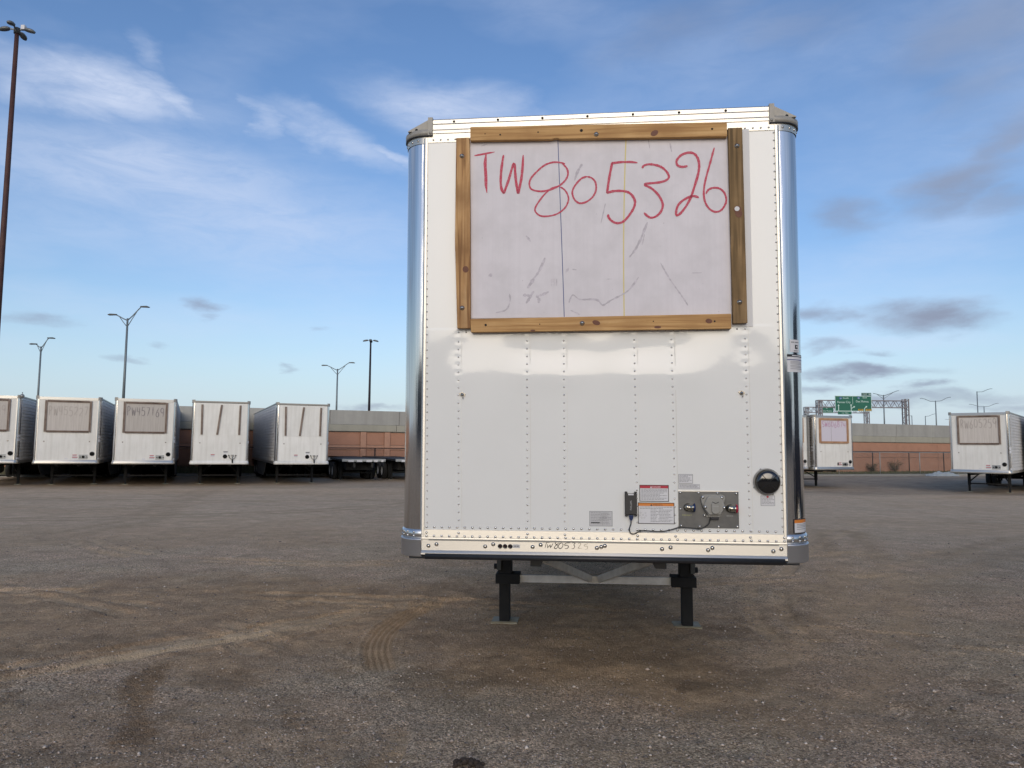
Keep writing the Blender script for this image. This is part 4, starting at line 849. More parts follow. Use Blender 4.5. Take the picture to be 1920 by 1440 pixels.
# flatbeds seen end on between the older trailer and the big one
def flatbed(label, loc, yaw, first=None):
    t = thing('flatbed_trailer', label, 'flatbed trailer', (loc[0], loc[1], gzf(*loc)), yaw, 'flatbeds parked between the box trailers')
    put('deck', cached('fdeck', lambda: MB().box(-1.22, 1.22, .05, 13.5, 1.17, 1.27), 'frame_black'), t)
    put('front_sill', cached('fsill', lambda: MB().box(-1.2, 1.2, 0, .05, 1.13, 1.27), 'galvanised'), t)
    for x, w in ((-.72, .3), (-.25, .3), (.28, .3), (.66, .2), (1.02, .12)): put('reflector', cached('refl%.2f' % w, lambda: MB().box(-w / 2, w / 2, -.012, -.001, -.05, .05), 'label_white'), t, (x, 0, 1.14 + .02))
    for s in (-1, 1): put('frame_rail', cached('frail', lambda: MB().box(-.06, .06, .2, 13.4, .8, 1.17), 'frame_black'), t, (s * .5, 0, 0))
    gear(t, top=1.15, foot=-.02); wheels(t, (3.9, 5.2)); wheels(t, (10.4, 11.7)); put('chassis_box', cached('fbox', lambda: MB().box(-.75, .75, 1.6, 6.2, .62, 1.1), 'frame_black'), t)
    return t
flatbed('empty black flatbed nearest the older trailer, pale front sill half hidden', (-11.5, 45.6), .36)
flatbed('empty black flatbed in the middle of the gap with white reflector tabs', (-8.2, 41.2), .36)
flatbed('empty black flatbed partly hidden behind the left edge of the big trailer', (-5.4, 42.2), .36)
# ------------------------------------------------------------------ the big trailer in front
BT = thing('semi_trailer', 'big new white box trailer with wood framed board marked TW805326', 'trailer', (0.5723, 4.7573, 0), rot=None)
BT.rotation_euler = (Matrix.Rotation(-.0985, 3, 'Z') @ Matrix.Rotation(.018, 3, 'X') @ Matrix.Rotation(-.0045, 3, 'Y')).to_euler()
FB, FT = 1.155, 3.845          # white sheet from the bottom rail to the top rail
cols_ = [(-.917, -.907), (-.464, -.460), (-.2246, -.2213), (.2274, .2366), (.4636, .472), (.923, .929)]
def dent(x, z):
    y = .0009 * math.sin(x * 5.1 + 1.3) * math.sin(z * 3.2) + .0006 * math.sin(x * 11 + z * 4)
    if 1.7 < z < 2.52:
        e = math.exp(-((z - 2.50) / .20) ** 2)
        y += .0030 * e * math.cos(x * 9.5 + .4)
        for cx_, sx_, a in ((-.464, .14, .0052), (-.2246, .13, .0042), (.2274, .13, .0055), (.4636, .13, .0052), (-.91, .10, .0022), (.925, .10, .0018)):
            y += a * math.exp(-((x - cx_) / sx_) ** 2 - ((z - 2.39) / .105) ** 2) - a * .75 * math.exp(-((x - cx_ - .05) / (sx_ * 1.25)) ** 2 - ((z - 2.20) / .10) ** 2)
        y += .0022 * math.exp(-((x + .12) / .35) ** 2 - ((z - 2.33) / .07) ** 2)
    if z < 2.52:
        for cx_, _ in cols_:
            if abs(x - cx_) < .05:
                f = .15 + .85 * max(0, min(1, (z - 1.75) / .5)); k = (z - 1.27) / .0505; q = (k - round(k)) * .0505
                y += .0011 * f * math.exp(-((x - cx_) / .017) ** 2 - (q / .014) ** 2)
    if 2.44 < z < 2.53 and abs(x) < .93:
        k = (x + .915) / .0497; q = (k - round(k)) * .0497; y += .0010 * math.exp(-(q / .014) ** 2 - ((z - 2.494) / .016) ** 2)
    w = min(1, (z - FB) / .08, (FT - z) / .08, (1.145 - abs(x)) / .03)
    return y * max(0, w)
xs_ = np.linspace(-1.146, 1.146, 250); zs_ = np.concatenate([np.linspace(FB, 1.75, 60)[:-1], np.linspace(1.75, 2.55, 110)[:-1], np.linspace(2.55, FT, 40)])
mb = MB(); nX = len(xs_); mb.add([(x, dent(x, z), z) for z in zs_ for x in xs_], [(j * nX + i, j * nX + i + 1, (j + 1) * nX + i + 1, (j + 1) * nX + i) for j in range(len(zs_) - 1) for i in range(nX - 1)], True)
mb.build('front_panel', M['white_paint'], BT, label='glossy white front sheet dented in waves under the wooden frame')
for i, (a, b) in enumerate(cols_):          # overlap seams beside each rivet column
    zt = 2.49; MB().prism([(b + .018, 1.22), (b + .0215, 1.22), (a + .0215, zt), (a + .018, zt)], -.0016, .0).build('seam', M['old_white'], BT)
# corner posts, trims
path = outline(back=.5, r=.15, n=14)
for s in (-1, 1):
    pp = [p for p in path if p[0] * s >= 1.149]
    MB().sweep([(0, 1.20), (0, 3.82)], pp).build('corner_post', M['polished_steel'], BT, label='polished bright steel corner post')
    MB().prism([(s * 1.131, .004), (s * 1.133, -.008), (s * 1.147, -.011), (s * 1.158, -.006), (s * 1.160, .004)], 1.157, 3.81, lambda a, b, q: (a, b, q)).build('post_trim', M['rail_aluminium'], BT, .001, fix=True)
    MB().sweep([(0, 1.2), (0, 3.9)], [(s * 1.3, .5, s, 0), (s * 1.3, 15.8, s, 0)], smooth=False).build('side_wall', M['side_sheet'], BT)
    # rounded cast cap on the top corner: sloping top, recessed cheek and a flange
    q = [p for p in outline(back=.30, r=.15, n=14) if p[0] * s >= 1.149]; q = q if s < 0 else q[::-1]
    q = q + [(s * 1.10, 0, 0, -1)]
    prof = lambda h: [(.002, 3.828), (.017, 3.828), (.017, h), (.0, h + .004), (-.05, h + .004)]
    mbc = MB(); vs = []
    for (x, y, nx, ny) in q:
        h = 3.868 if abs(x) > 1.145 else 3.872
        vs += [(x + nx * o, y + ny * o, z) for o, z in prof(h)]
    n = 5; fs = [(i * n + k, (i + 1) * n + k, (i + 1) * n + k + 1, i * n + k + 1) for i in range(len(q) - 1) for k in range(n - 1)]
    mbc.add(vs, fs, True)
    mbc.box(min(s * 1.10, s * 1.131), max(s * 1.10, s * 1.131), -.018, .05, 3.8285, 3.950)
    mbc.prism([(s * 1.131, 3.868), (s * 1.131, 3.948), (s * 1.275, 3.872), (s * 1.275, 3.868)], .012, .30)
    mbc.build('corner_cap', M['cast_metal'], BT, fix=True)
    MB().sweep([(.015, 3.821), (.0175, 3.823), (.0175, 3.8278), (.0, 3.8282)], [p for p in q if p[1] < .2]).build('cap_seal', M['black_rubber'], BT, fix=True)
    MB().sweep([(.004, 3.775), (.005, 3.79), (.005, 3.83)], [p for p in outline(back=.5, r=.15, n=14) if p[0] * s >= 1.149]).build('top_flange', M['rail_aluminium'], BT, fix=True)
    MB().sweep([(.003, 1.148), (.009, 1.15), (.009, 1.203), (.0, 1.206)], [p for p in outline(back=.5, r=.15, n=14) if p[0] * s >= 1.149]).build('corner_band', M['aluminium'], BT, fix=True)
    MB().sweep([(-.02, 1.032), (.012, 1.032), (.017, 1.040), (.017, 1.135), (.020, 1.139), (.018, 1.147), (.004, 1.149)], [p for p in outline(back=.5, r=.15, n=14) if p[0] * s >= 1.149]).build('corner_casting', M['dull_alu'] if 'dull_alu' in M else mat('dull_alu', (.50, .51, .53), .38, .8, noise=(9, .3, 6, (.42, .43, .45)), bump=(60, .08, .001)), BT, fix=True)
# top rail extrusion, 1.10 wide each side
MB().prism([(.0, 3.780), (-.005, 3.780), (-.005, 3.838), (-.009, 3.842), (-.009, 3.860), (-.0115, 3.863), (-.009, 3.868), (-.009, 3.900), (-.012, 3.903), (-.009, 3.908), (-.009, 3.932), (.0, 3.941), (.3, 3.945), (.3, 3.93), (.01, 3.925)], -1.099, 1.099, lambda a, b, t: (t, a, b)).build('top_rail', M['rail_aluminium'], BT, fix=True)
for s in (-1, 1): MB().box(min(s * 1.099, s * 1.149), max(s * 1.099, s * 1.149), -.0048, -.001, 3.780, 3.827).build('top_flange', M['rail_aluminium'], BT)
# bottom rail
MB().prism([(.0, 1.208), (-.005, 1.206), (-.006, 1.160), (-.012, 1.157), (-.013, 1.149), (-.009, 1.143), (-.009, 1.140), (-.012, 1.137), (-.012, 1.076), (-.016, 1.072), (-.026, 1.060), (-.026, 1.050), (.02, 1.045)], -1.148, 1.148, lambda a, b, t: (t, a, b)).build('bottom_rail', M['rail_aluminium'], BT, fix=True)
MB().box(-1.10, 1.10, -.0135, -.0122, 1.1385, 1.1465).build('rail_groove', M['dull_metal'], BT)  # darker strip standing in for the shadow line along the rail
MB().tube([(-1.118, -.030, 1.040), (1.128, -.030, 1.044)], .0185, 14).build('bumper_strip', M['black_rubber'], BT, label='round black rubber strip under the bottom rail')
MB().box(-1.11, 1.12, -.015, 1.2, 1.020, 1.040).build('coupler_plate', M['black_paint'], BT)
# roof, floor, frame
MB().box(-1.24, 1.24, .31, 15.8, 3.885, 3.905).build('roof', M['old_white'], BT)
MB().box(-1.27, 1.27, 15.7, 15.75, 1.0, 3.88).build('rear_wall', M['old_white'], BT)
MB().box(-1.28, 1.28, .2, 15.7, .985, 1.02).box(-.5, -.42, .8, 15.6, .84, .985).box(.42, .5, .8, 15.6, .84, .985).build('floor_frame', M['under_alloy'], BT)
MB().cyl((0, .9, .93), (0, .9, 1.02), .05, n=12).build('kingpin', M['dull_metal'], BT)
wheels(BT, (12.0, 13.3), zc=.28)
for s in (-1, 1): put('mud_flap', PC['flap'], BT, (s * .95, 14.2, -.15))
# rivets
def rivet(mb, x, y, z, r, n=8): mb.lathe([(r, 0), (r * .92, r * .35), (r * .6, r * .62), (0, r * .72)], (x, y, z), (0, -1, 0), n)
rv = MB()
for k in range(50): z = 3.760 - k * .0512; rivet(rv, -1.1385 + .0245 * (3.76 - z) / 2.5, -.0005, z, .0058); rivet(rv, 1.1265 + .0 * z, -.0005, z + .004, .0058) if z > 1.22 else None
for a, b in cols_:
    k = 0
    while True:
        z = 1.27 + k * .0505
        if z > 2.46: break
        t_ = (z - 1.27) / 1.2; x = b + (a - b) * t_; rivet(rv, x, dent(x, z), z, .0062); k += 1
for k in range(46): x = -1.117 + k * .05005; rivet(rv, x, 0, 1.2225 + .002 * k / 46, .0085) if abs(x) < 1.14 else None; rivet(rv, x, -.006, 1.166, .0085)
for x in (-1.117, -.906, -.46, -.2205, .2375, .473, .930, 1.135): rivet(rv, x, -.0055, 1.187, .0085)
for k in range(38): x = -.915 + k * .0497; rivet(rv, x, dent(x, 2.494), 2.494, .0065)
for k in range(47): x = -1.145 + k * .0498; rivet(rv, x, -.005, 3.797, .0070)
for s in (-1, 1):
    for i, (x, y, nx, ny) in enumerate(path):
        if x * s > 1.17 and i % 3 == 0 and y < .3:
            for z, o in ((1.166, .009), (1.190, .009), (3.797, .005)): rv.lathe([(.0085, 0), (.007, .004), (0, .006)], (x + nx * o, y + ny * o, z), (nx, ny, 0), 8)
ro = rv.build('rivets', M['rivet_metal'], BT, fix=True); tag(ro, kind='stuff')
def boltat(x, y, z, r, parent, m='bolt_metal', name='bolt', dome=.8): 
    key = 'bolt%.4f%.2f' % (r, dome); me = cached(key + m, lambda: MB().lathe([(r * 1.25, 0), (r * 1.25, r * .18), (r, r * .2), (r * .92, r * dome * .6), (r * .55, r * dome * .92), (0, r * dome)], (0, 0, 0), (0, -1, 0), 14), m)
    return put(name, me, parent, (x, y, z))
for x, z in ((-1.102, 1.103), (-1.049, 1.114), (-.732, 1.105), (-.680, 1.120), (-.426, 1.107), (-.375, 1.121), (-.019, 1.107), (.008, 1.114), (.031, 1.121), (.387, 1.107), (.440, 1.118), (.670, 1.105), (.696, 1.119), (1.065, 1.105), (1.113, 1.119)): boltat(x, -.012, z, .0105, BT)
for i in range(8): boltat(-.955 + i * .297, -.009, 3.918, .007, BT, 'black_paint', 'rail_bolt', .5)
for s in (-1, 1): boltat(s * 1.215, .011, 3.876, .008, BT, 'black_paint', 'rail_bolt', .4); boltat(s * 1.112, -.018, 3.842, .009, BT, 'cast_metal', 'cap_bolt')
for x in (-.6355, -.603, -.570):
    l = put('marker_lamp', cached('mlamp', lambda: MB().lathe([(.0145, 0), (.0145, .008), (.009, .010), (.0085, .004), (0, .004)], (0, 0, 0), (0, -1, 0), 18), 'lens_black'), BT, (x, -.012, 1.1092))
    put('lens', cached('mlens', lambda: MB().lathe([(.005, 0), (.004, .003), (0, .004)], (0, 0, 0), (0, -1, 0), 12), 'dark_lens'), l, (0, -.004, 0))
MB().box(-.5545, -.508, -.0135, -.0122, 1.099, 1.121).build('lamp_sticker', M['label_grey2'] if 'label_grey2' in M else mat('label_grey2', (.50, .50, .50), .5), BT)
a = MB(); a.box(-.545, -.532, -.0141, -.0136, 1.106, 1.114); a.box(-.528, -.515, -.0141, -.0136, 1.106, 1.114); a.build('fine_print', M['label_grey_ink'], BT)
# wooden frame, board and opening cover
W = lambda x, z: (-.102 + (x + .102) * .9905, 1.74 + (z - 1.74) * .9905)
MB().box(-.925, .972, -.006, -.0035, 2.508, 3.792).build('opening_cover', M['cover_white'], BT)
MB().box(-.853, .84, -.0125, -.0062, 2.583, 3.785).build('sign_board', M['board'], BT, label='pale lilac grey board marked TW805326 in red crayon')
def plank(poly, y0, y1, m, knots=(), bolts=(), holes=(), label=None):
    mb = MB(); mb.prism([W(*p) for p in poly], y0, y1); o = mb.build('batten', M[m], BT, .003, label=label, fix=True)
    for x, z, rx, rz, rot in knots:
        x, z = W(x, z); k = MB(); n = 14; c = [(x + rx * math.cos(i * 2 * math.pi / n) * math.cos(rot) - rz * math.sin(i * 2 * math.pi / n) * math.sin(rot), z + rx * math.cos(i * 2 * math.pi / n) * math.sin(rot) + rz * math.sin(i * 2 * math.pi / n) * math.cos(rot)) for i in range(n)]
        k.prism(c, y0 - .0012, y0 + .0005); k.build('knot', M['knot'], o, fix=True)
    for x, z in bolts: x, z = W(x, z); boltat(x, y0, z, .0125, o, dome=1.2)
    for x, z, r in holes: x, z = W(x, z); MB().cyl((x, y0 - .001, z), (x, y0 + .001, z), r, n=10).build('screw_hole', M['black_paint'], o)
    return o
plank([(-.942, 3.811), (-.852, 3.811), (-.8440, 3.3), (-.8375, 2.5215), (-.9262, 2.5225), (-.9455, 3.10)], -.042, -.0075, 'pine_v', [(-.872, 2.915, .020, .022, .4)], [(-.902, 3.685), (-.8935, 2.657)], label='yellow pine upright with knots, left side of the frame')
ro_ = plank([(.842, 3.809), (.9324, 3.809), (.9412, 2.5334), (.8513, 2.5313)], -.042, -.0075, 'treated_v', [(.898, 3.245, .022, .030, .3)], [(.8965, 3.687), (.894, 2.6675)], label='greenish treated upright with a round hole, right side of the frame')
x, z = W(.892, 3.269); MB().cyl((x, -.0440, z), (x, -.0405, z), .0235, n=20).build('hole_rim', M['knot'], ro_); MB().cyl((x - .003, -.0450, z + .004), (x - .003, -.0435, z + .004), .0155, n=18).build('hole', M['cover_white'], ro_)
top_poly = [(-.845, 3.880), (.8353, 3.8455), (.8345, 3.7494), (-.245, 3.7735), (-.26, 3.780), (-.285, 3.780), (-.30, 3.7745), (-.8445, 3.786)]
plank(top_poly, -.050, -.0130, 'pine_h', [(.371, 3.789, .026, .018, .5)], [(-.0065, 3.796)], [(-.643, 3.8175, .006), (-.745, 3.828, .004), (-.104, 3.8254, .010), (-.39, 3.825, .005), (.740, 3.8027, .007)], label='pine batten across the top of the frame')
plank([(-.8377, 2.5816), (.8398, 2.5929), (.8381, 2.4972), (-.8337, 2.4931)], -.050, -.0130, 'pine_h', [(-.014, 2.546, .026, .015, -.3), (.699, 2.547, .021, .015, -.2), (.377, 2.512, .022, .008, 0), (-.745 + .32, 2.500, .016, .006, 0)], [(-.105, 2.5437)], [(-.735, 2.540, .008), (.735, 2.545, .006), (-.38, 2.541, .004), (.35, 2.55, .004)], label='pine batten across the bottom of the frame')
yb = -.0125
a = MB(); ribbon(a, catmull([(-.2593, 3.785), (-.2480, 3.45), (-.2397, 3.202), (-.2290, 2.87), (-.2206, 2.585)]), .0050, yb - .0006, taper=False); a.build('chalk_line', M['blue_line'], BT, label='thin blue vertical line on the board')
a = MB(); ribbon(a, catmull([(.1879, 3.785), (.174, 3.45), (.1643, 3.015), (.1642, 2.585)]), .0075, yb - .0006, taper=False); a.build('chalk_line', M['yellow_line'], BT, label='thin yellow vertical line on the board')
RED = [[(-0.8164,3.6816),(-0.7458,3.6924),(-0.6803,3.7024)],[(-0.7385,3.6887),(-0.7446,3.6248),(-0.7388,3.536),(-0.7376,3.477),(-0.7311,3.4253)],[(-0.6206,3.6795),(-0.6339,3.5914),(-0.6395,3.5033),(-0.6335,3.4492),(-0.618,3.4193),(-0.5855,3.5113),(-0.5519,3.6205),(-0.5422,3.5491),(-0.5349,3.4803),(-0.5228,3.414),(-0.5036,3.5037),(-0.4941,3.5866),(-0.4894,3.6748)],[(-0.212,3.6037),(-0.2453,3.6147),(-0.2929,3.6178),(-0.3455,3.6011),(-0.3934,3.5636),(-0.4365,3.5162),(-0.4484,3.4775),(-0.4365,3.443),(-0.3934,3.427),(-0.3457,3.4265),(-0.2885,3.4408),(-0.2409,3.466),(-0.2076,3.4989),(-0.1932,3.5374),(-0.2026,3.5766),(-0.231,3.6068)],[(-0.2599,3.4544),(-0.298,3.4435),(-0.341,3.4108),(-0.3839,3.3586),(-0.4102,3.3108),(-0.4031,3.2815),(-0.3697,3.2588),(-0.3174,3.2573),(-0.2604,3.2727),(-0.2129,3.31),(-0.1914,3.3578),(-0.196,3.3966),(-0.2173,3.4313),(-0.2457,3.4506)],[(-0.0702,3.5148),(-0.1081,3.5005),(-0.1461,3.4581),(-0.1652,3.4151),(-0.1559,3.3712),(-0.1324,3.3439),(-0.1041,3.3368),(-0.0663,3.3492),(-0.0285,3.3819),(-0.0104,3.4248),(-0.0138,3.4732),(-0.0372,3.503),(-0.0702,3.5148)],[(0.2593,3.596),(0.2166,3.6027),(0.1511,3.6039),(0.0955,3.5981),(0.0771,3.5075),(0.0612,3.4014),(0.1093,3.4118),(0.1747,3.4082),(0.2147,3.3889),(0.2394,3.3468),(0.2365,3.3055),(0.2084,3.2548),(0.168,3.2095),(0.1277,3.1977),(0.0926,3.2115),(0.0702,3.2379),(0.0678,3.2587)],[(0.2905,3.5575),(0.3017,3.5753),(0.3419,3.5827),(0.3967,3.5694),(0.4363,3.5421),(0.4607,3.4999),(0.4455,3.4746),(0.4005,3.4606),(0.3055,3.4507),(0.3501,3.4209),(0.3945,3.373),(0.4187,3.3157),(0.4082,3.2697),(0.378,3.2372),(0.343,3.2279),(0.3183,3.2414),(0.2985,3.2625)],[(0.5807,3.563),(0.5459,3.558),(0.5163,3.5704),(0.5118,3.6016),(0.5421,3.6368),(0.5919,3.6515),(0.6313,3.6361),(0.6528,3.5863),(0.6494,3.5194),(0.6233,3.4277),(0.5924,3.3414),(0.552,3.2759),(0.5169,3.241),(0.5032,3.2491),(0.5127,3.2975),(0.5429,3.3326),(0.5877,3.3569),(0.6223,3.362),(0.6493,3.3509)],[(0.752,3.6782),(0.7243,3.5786),(0.6929,3.4665),(0.6808,3.3848),(0.6882,3.3231),(0.7145,3.2764),(0.7534,3.2548),(0.7928,3.269),(0.8205,3.3192),(0.8141,3.3705),(0.7853,3.4046),(0.7462,3.4135),(0.7116,3.4018),(0.6939,3.3742)]]
BLK = [[(-0.3617,1.138),(-0.3107,1.1402)],[(-0.3373,1.1384),(-0.3471,1.1019)],[(-0.3373,1.1371),(-0.3262,1.1364),(-0.3151,1.1375)],[(-0.3307,1.1276),(-0.3307,1.1022),(-0.3143,1.1235),(-0.313,1.1025),(-0.2952,1.1325)],[(-0.2576,1.1375),(-0.2708,1.1417),(-0.2819,1.1305),(-0.2709,1.122),(-0.2665,1.1111),(-0.2776,1.0987),(-0.2886,1.1042),(-0.2797,1.1175),(-0.2576,1.1353)],[(-0.2399,1.1356),(-0.2554,1.1288),(-0.262,1.1112),(-0.251,1.0991),(-0.2355,1.1116),(-0.2333,1.1291),(-0.2399,1.1356)],[(-0.1847,1.1365),(-0.2134,1.1347),(-0.2223,1.1206),(-0.2046,1.1209),(-0.198,1.1101),(-0.2091,1.0998),(-0.2223,1.1009)],[(-0.1759,1.1353),(-0.1561,1.1369),(-0.1649,1.1237),(-0.1583,1.1173),(-0.165,1.1019),(-0.1804,1.1003)],[(-0.1385,1.1328),(-0.1252,1.1374),(-0.1187,1.131),(-0.1386,1.1036),(-0.1144,1.104)],[(-0.0725,1.1339),(-0.0945,1.127),(-0.099,1.1182),(-0.0792,1.1164),(-0.0793,1.1011),(-0.0947,1.0965)]]
a = MB(); w_ = [.013, .0205, .0165, .0118, .0108, .012, .0155, .0148, .0155, .0127]
for i, s in enumerate(RED):
    s = [(-.102 + (x + .102) * .9974, 1.74 + (z - 1.74) * .9974) for x, z in s]
    pts = s if i in (0, 1) else catmull(s, 6)
    if i == 2:
        pts = catmull(s[:5], 5)[:-1] + [s[4]] + catmull(s[4:8], 5) + [s[7]] + catmull(s[7:10], 5) + [s[9]] + catmull(s[9:], 5)
    if i == 6: pts = s[:4] + catmull(s[3:6], 3) + catmull(s[5:], 6)
    ribbon(a, pts, w_[i], yb - .0012 - i * .00012, .16, i)
a.build('handwriting', M['red_crayon'], BT, label='TW805326 hand written in red crayon')
a = MB(); b2 = MB()
for i, s in enumerate(BLK):
    pts = catmull(s, 3) if len(s) > 5 and i not in (3,) else s
    ribbon(a if i < 8 else b2, pts, .0044 if i < 8 else .0028, -.0126, .25, i)
a.build('handwriting', M['black_marker'], BT, label='TW8053 written in black marker on the bottom rail'); b2.build('handwriting', M['thin_marker'], BT, label='fading 26 at the end of the rail marking')
# grey smudges left on the board
a = MB(); q = random.Random(9)
def sm(pts, w): ribbon(a, catmull([(-.102 + (x + .102) * .9974, 1.74 + (z - 1.74) * .9974) for x, z in pts], 5), w * 1.35, yb - .0004 - q.random() * .0003, .5, q.randint(0, 99))
sm([(-.345, 2.98), (-.38, 2.90), (-.42, 2.84), (-.46, 2.78)], .014); sm([(-.49, 2.735), (-.45, 2.73), (-.43, 2.72)], .012); sm([(-.42, 2.76), (-.45, 2.71), (-.47, 2.68)], .012); sm([(-.40, 2.735), (-.385, 2.70), (-.39, 2.68)], .012)
sm([(-.385, 2.73), (-.35, 2.74), (-.32, 2.755)], .011); sm([(-.58, 2.745), (-.575, 2.70), (-.60, 2.64), (-.67, 2.62)], .007); sm([(-.19, 2.68), (-.165, 2.73), (-.12, 2.70), (-.04, 2.70), (.0, 2.69), (.03, 2.66), (.08, 2.69), (.19, 2.75), (.26, 2.84)], .008)
sm([(-.21, 2.88), (-.19, 2.91)], .012); sm([(-.17, 2.90), (-.14, 2.895)], .006); sm([(-.18, 2.63), (-.14, 2.58 + .03), (-.12, 2.60)], .006); sm([(.32, 3.20), (.28, 3.10), (.24, 3.02), (.20, 2.97)], .010); sm([(.30, 3.12), (.285, 3.05)], .007)
sm([(.40, 2.93), (.46, 2.82), (.54, 2.70), (.57, 2.65)], .006); sm([(-.71, 2.88), (-.70, 2.86)], .016); sm([(-.47, 3.13), (-.44, 3.09)], .010); sm([(.05, 2.83), (.09, 2.83)], .004); sm([(.60, 2.86), (.66, 2.86)], .004)
sm([(-.10, 3.60), (-.13, 3.55), (-.15, 3.49)], .012); sm([(-.73, 3.76), (-.77, 3.745)], .008); sm([(.33, 3.75), (.34, 3.69)], .005); sm([(.47, 3.72), (.48, 3.66)], .006); sm([(.05, 3.33), (.02, 3.20)], .005)
for i in range(4): sm([(-.305 + i * .012, 2.84), (-.305 + i * .012, 2.79)], .004)
tag(a.build('smudge_marks', M['smudge'], BT), kind='stuff')
a = MB()
for i in range(34): x, z = q.uniform(-.84, .82), q.uniform(2.6, 3.75); a.cyl((x, yb - .0006, z), (x, yb + .0002, z), q.uniform(.0015, .0035), n=6)
tag(a.build('specks', M['smudge'], BT), kind='stuff')
# eyelets
for x, z in ((-.888, 2.082), (.893, 2.086)):
    e = put('eyelet', cached('eyelet', lambda: MB().prism([(-.022, .008), (0, .017), (.022, .004), (.016, -.012), (-.008, -.010)], -.005, 0).lathe([(.011, .005), (.010, .016), (0, .019)], (0, 0, 0), (0, -1, 0), 12).cyl((.006, -.012, -.004), (.006, -.014, -.026), .003, n=6), 'bolt_metal'), BT, (x, 0, z))
# black domed document tube cap
d = thing and MB().lathe([(0, .004), (.083, .004), (.083, .010), (.078, .016), (.076, .020)], (1.036, -.001, 1.532), (0, -1, 0), 36).build('document_holder', M['cast_metal'], BT, fix=True)
MB().lathe([(.0, .045), (.050, .044), (.068, .038), (.073, .028), (.073, .012)], (1.040, -.001, 1.530), (0, -1, 0), 36).build('cap', M['lens_black'], d, fix=True)
for k in range(4): a_ = R_(25 + 90 * k); boltat(1.036 + .084 * math.cos(a_), -.006, 1.532 + .084 * math.sin(a_), .005, d, 'dull_metal', 'ear')
a = MB()
for an in (40, 130): a_ = R_(an); a.bar((1.040 - .064 * math.cos(a_), -.0455, 1.530 - .064 * math.sin(a_)), (1.040 + .064 * math.cos(a_), -.0455, 1.530 + .064 * math.sin(a_)), .003, .008, up=(0, 1, 0))
a.build('rib', M['black_paint'], d)
MB().tube([(1.085, -.012, 1.492), (1.12, -.008, 1.520), (1.135, -.003, 1.545)], .0012, 5).build('tie', M['label_white'], d)
# stickers with print
def sticker(x0, x1, z0, z1, lab, border='label_black', bw=.004, head=None, hh=.017, headink=None, hw=.35, rows=8, rowh=.003, y=-.0012, fill='label_white', seed=0, x_split=None):
    o = MB().box(x0, x1, y - .0008, y + .001, z0, z1).build('warning_label', M[border], BT, label=lab)
    i0, i1, j0, j1 = x0 + bw, x1 - bw, z0 + bw, z1 - bw; MB().box(i0, i1, y - .0014, y - .0009, j0, j1).build('label_face', M[fill], o)
    t_ = j1
    if head:
        MB().box(i0, i1, y - .0020, y - .0015, j1 - hh, j1).build('label_header', M[head], o); t_ = j1 - hh
    q = random.Random(seed); a = MB(); pitch = (t_ - j0) / (rows + 1)
    for r in range(rows):
        z = t_ - pitch * (r + .9); x = i0 + (i1 - i0) * .04; lim = i1 - (i1 - i0) * q.choice((.04, .04, .1, .3, .15))
        if x_split and r >= 2: x = i0 + (i1 - i0) * .34
        while x < lim:
            w = min(q.uniform(.005, .018), lim - x)
            if x_split and r >= 2 and i0 + (i1 - i0) * .5 < x < i0 + (i1 - i0) * .54: x += .012; continue
            a.box(x, x + w, y - .0020, y - .0015, z, z + min(rowh, pitch * .5)); x += w + .0025
    a.build('fine_print', M['label_grey_ink'], o); return o
o = sticker(.2515, .4345, 1.401, 1.5057, 'white sticker with a red DANGER header', head='label_red', rows=9, seed=1)
MB().prism([(.318, 1.487), (.330, 1.487), (.324, 1.498)], -.0040, -.0034).build('hazard_triangle', M['label_white'], o); txt('DANGER', .0135, 'label_white', o, (.357, -.0036, 1.4925), ext=.0002)
o = sticker(.241, .468, 1.2615, 1.3945, 'white sticker with an orange WARNING header and wiring chart', head='label_orange', rows=11, seed=2, x_split=True)
MB().prism([(.318, 1.374), (.332, 1.374), (.325, 1.386)], -.0040, -.0034).build('hazard_triangle', M['label_black'], o); txt('WARNING', .0125, 'label_black', o, (.364, -.0036, 1.380), ext=.0002)
a = MB()
for k in range(7): an = R_(90 + k * 360 / 7); r = .020 if k else 0; a.lathe([(.005, 0), (.004, .0004)], (.272 + r * math.cos(an), -.0030, 1.318 + r * math.sin(an)), (0, -1, 0), 10)
a.build('wiring_diagram', M['label_grey_ink'], o)
sticker(.4955, .5845, 1.516, 1.575, 'small white chart sticker above the connector plate', 'label_grey_ink', .0028, rows=6, seed=3)
sticker(.495, .6265, 1.483, 1.5115, 'thin white strip sticker just above the connector plate', 'label_grey_ink', .002, rows=3, seed=4)
o = sticker(.998, 1.084, 1.382, 1.446, 'white sticker with a red emblem under the black cap', 'label_grey_ink', .0025, rows=6, seed=5)
MB().cyl((1.04, -.0042, 1.438), (1.04, -.003, 1.438), .0065, n=12).build('emblem', M['label_red'], o)
o = sticker(-.065, .0805, 1.2425, 1.3375, 'silver data plate sticker worn in the middle', 'label_grey_ink', .003, rows=8, seed=6, fill='label_grey2' if 'label_grey2' in M else 'label_white')
MB().box(-.055, .0, -.0036, -.0031, 1.262, 1.2675).build('print_bar', M['label_black'], o)
a = MB(); 
for x, z, w, h in ((.005, 1.322, .05, .007), (.012, 1.300, .030, .012), (.0, 1.288, .045, .008), (-.01, 1.276, .04, .008), (.014, 1.25, .006, .035)): a.box(x, x + w, -.0042, -.0037, z, z + h)
a.build('worn_patch', M['label_grey'], o)
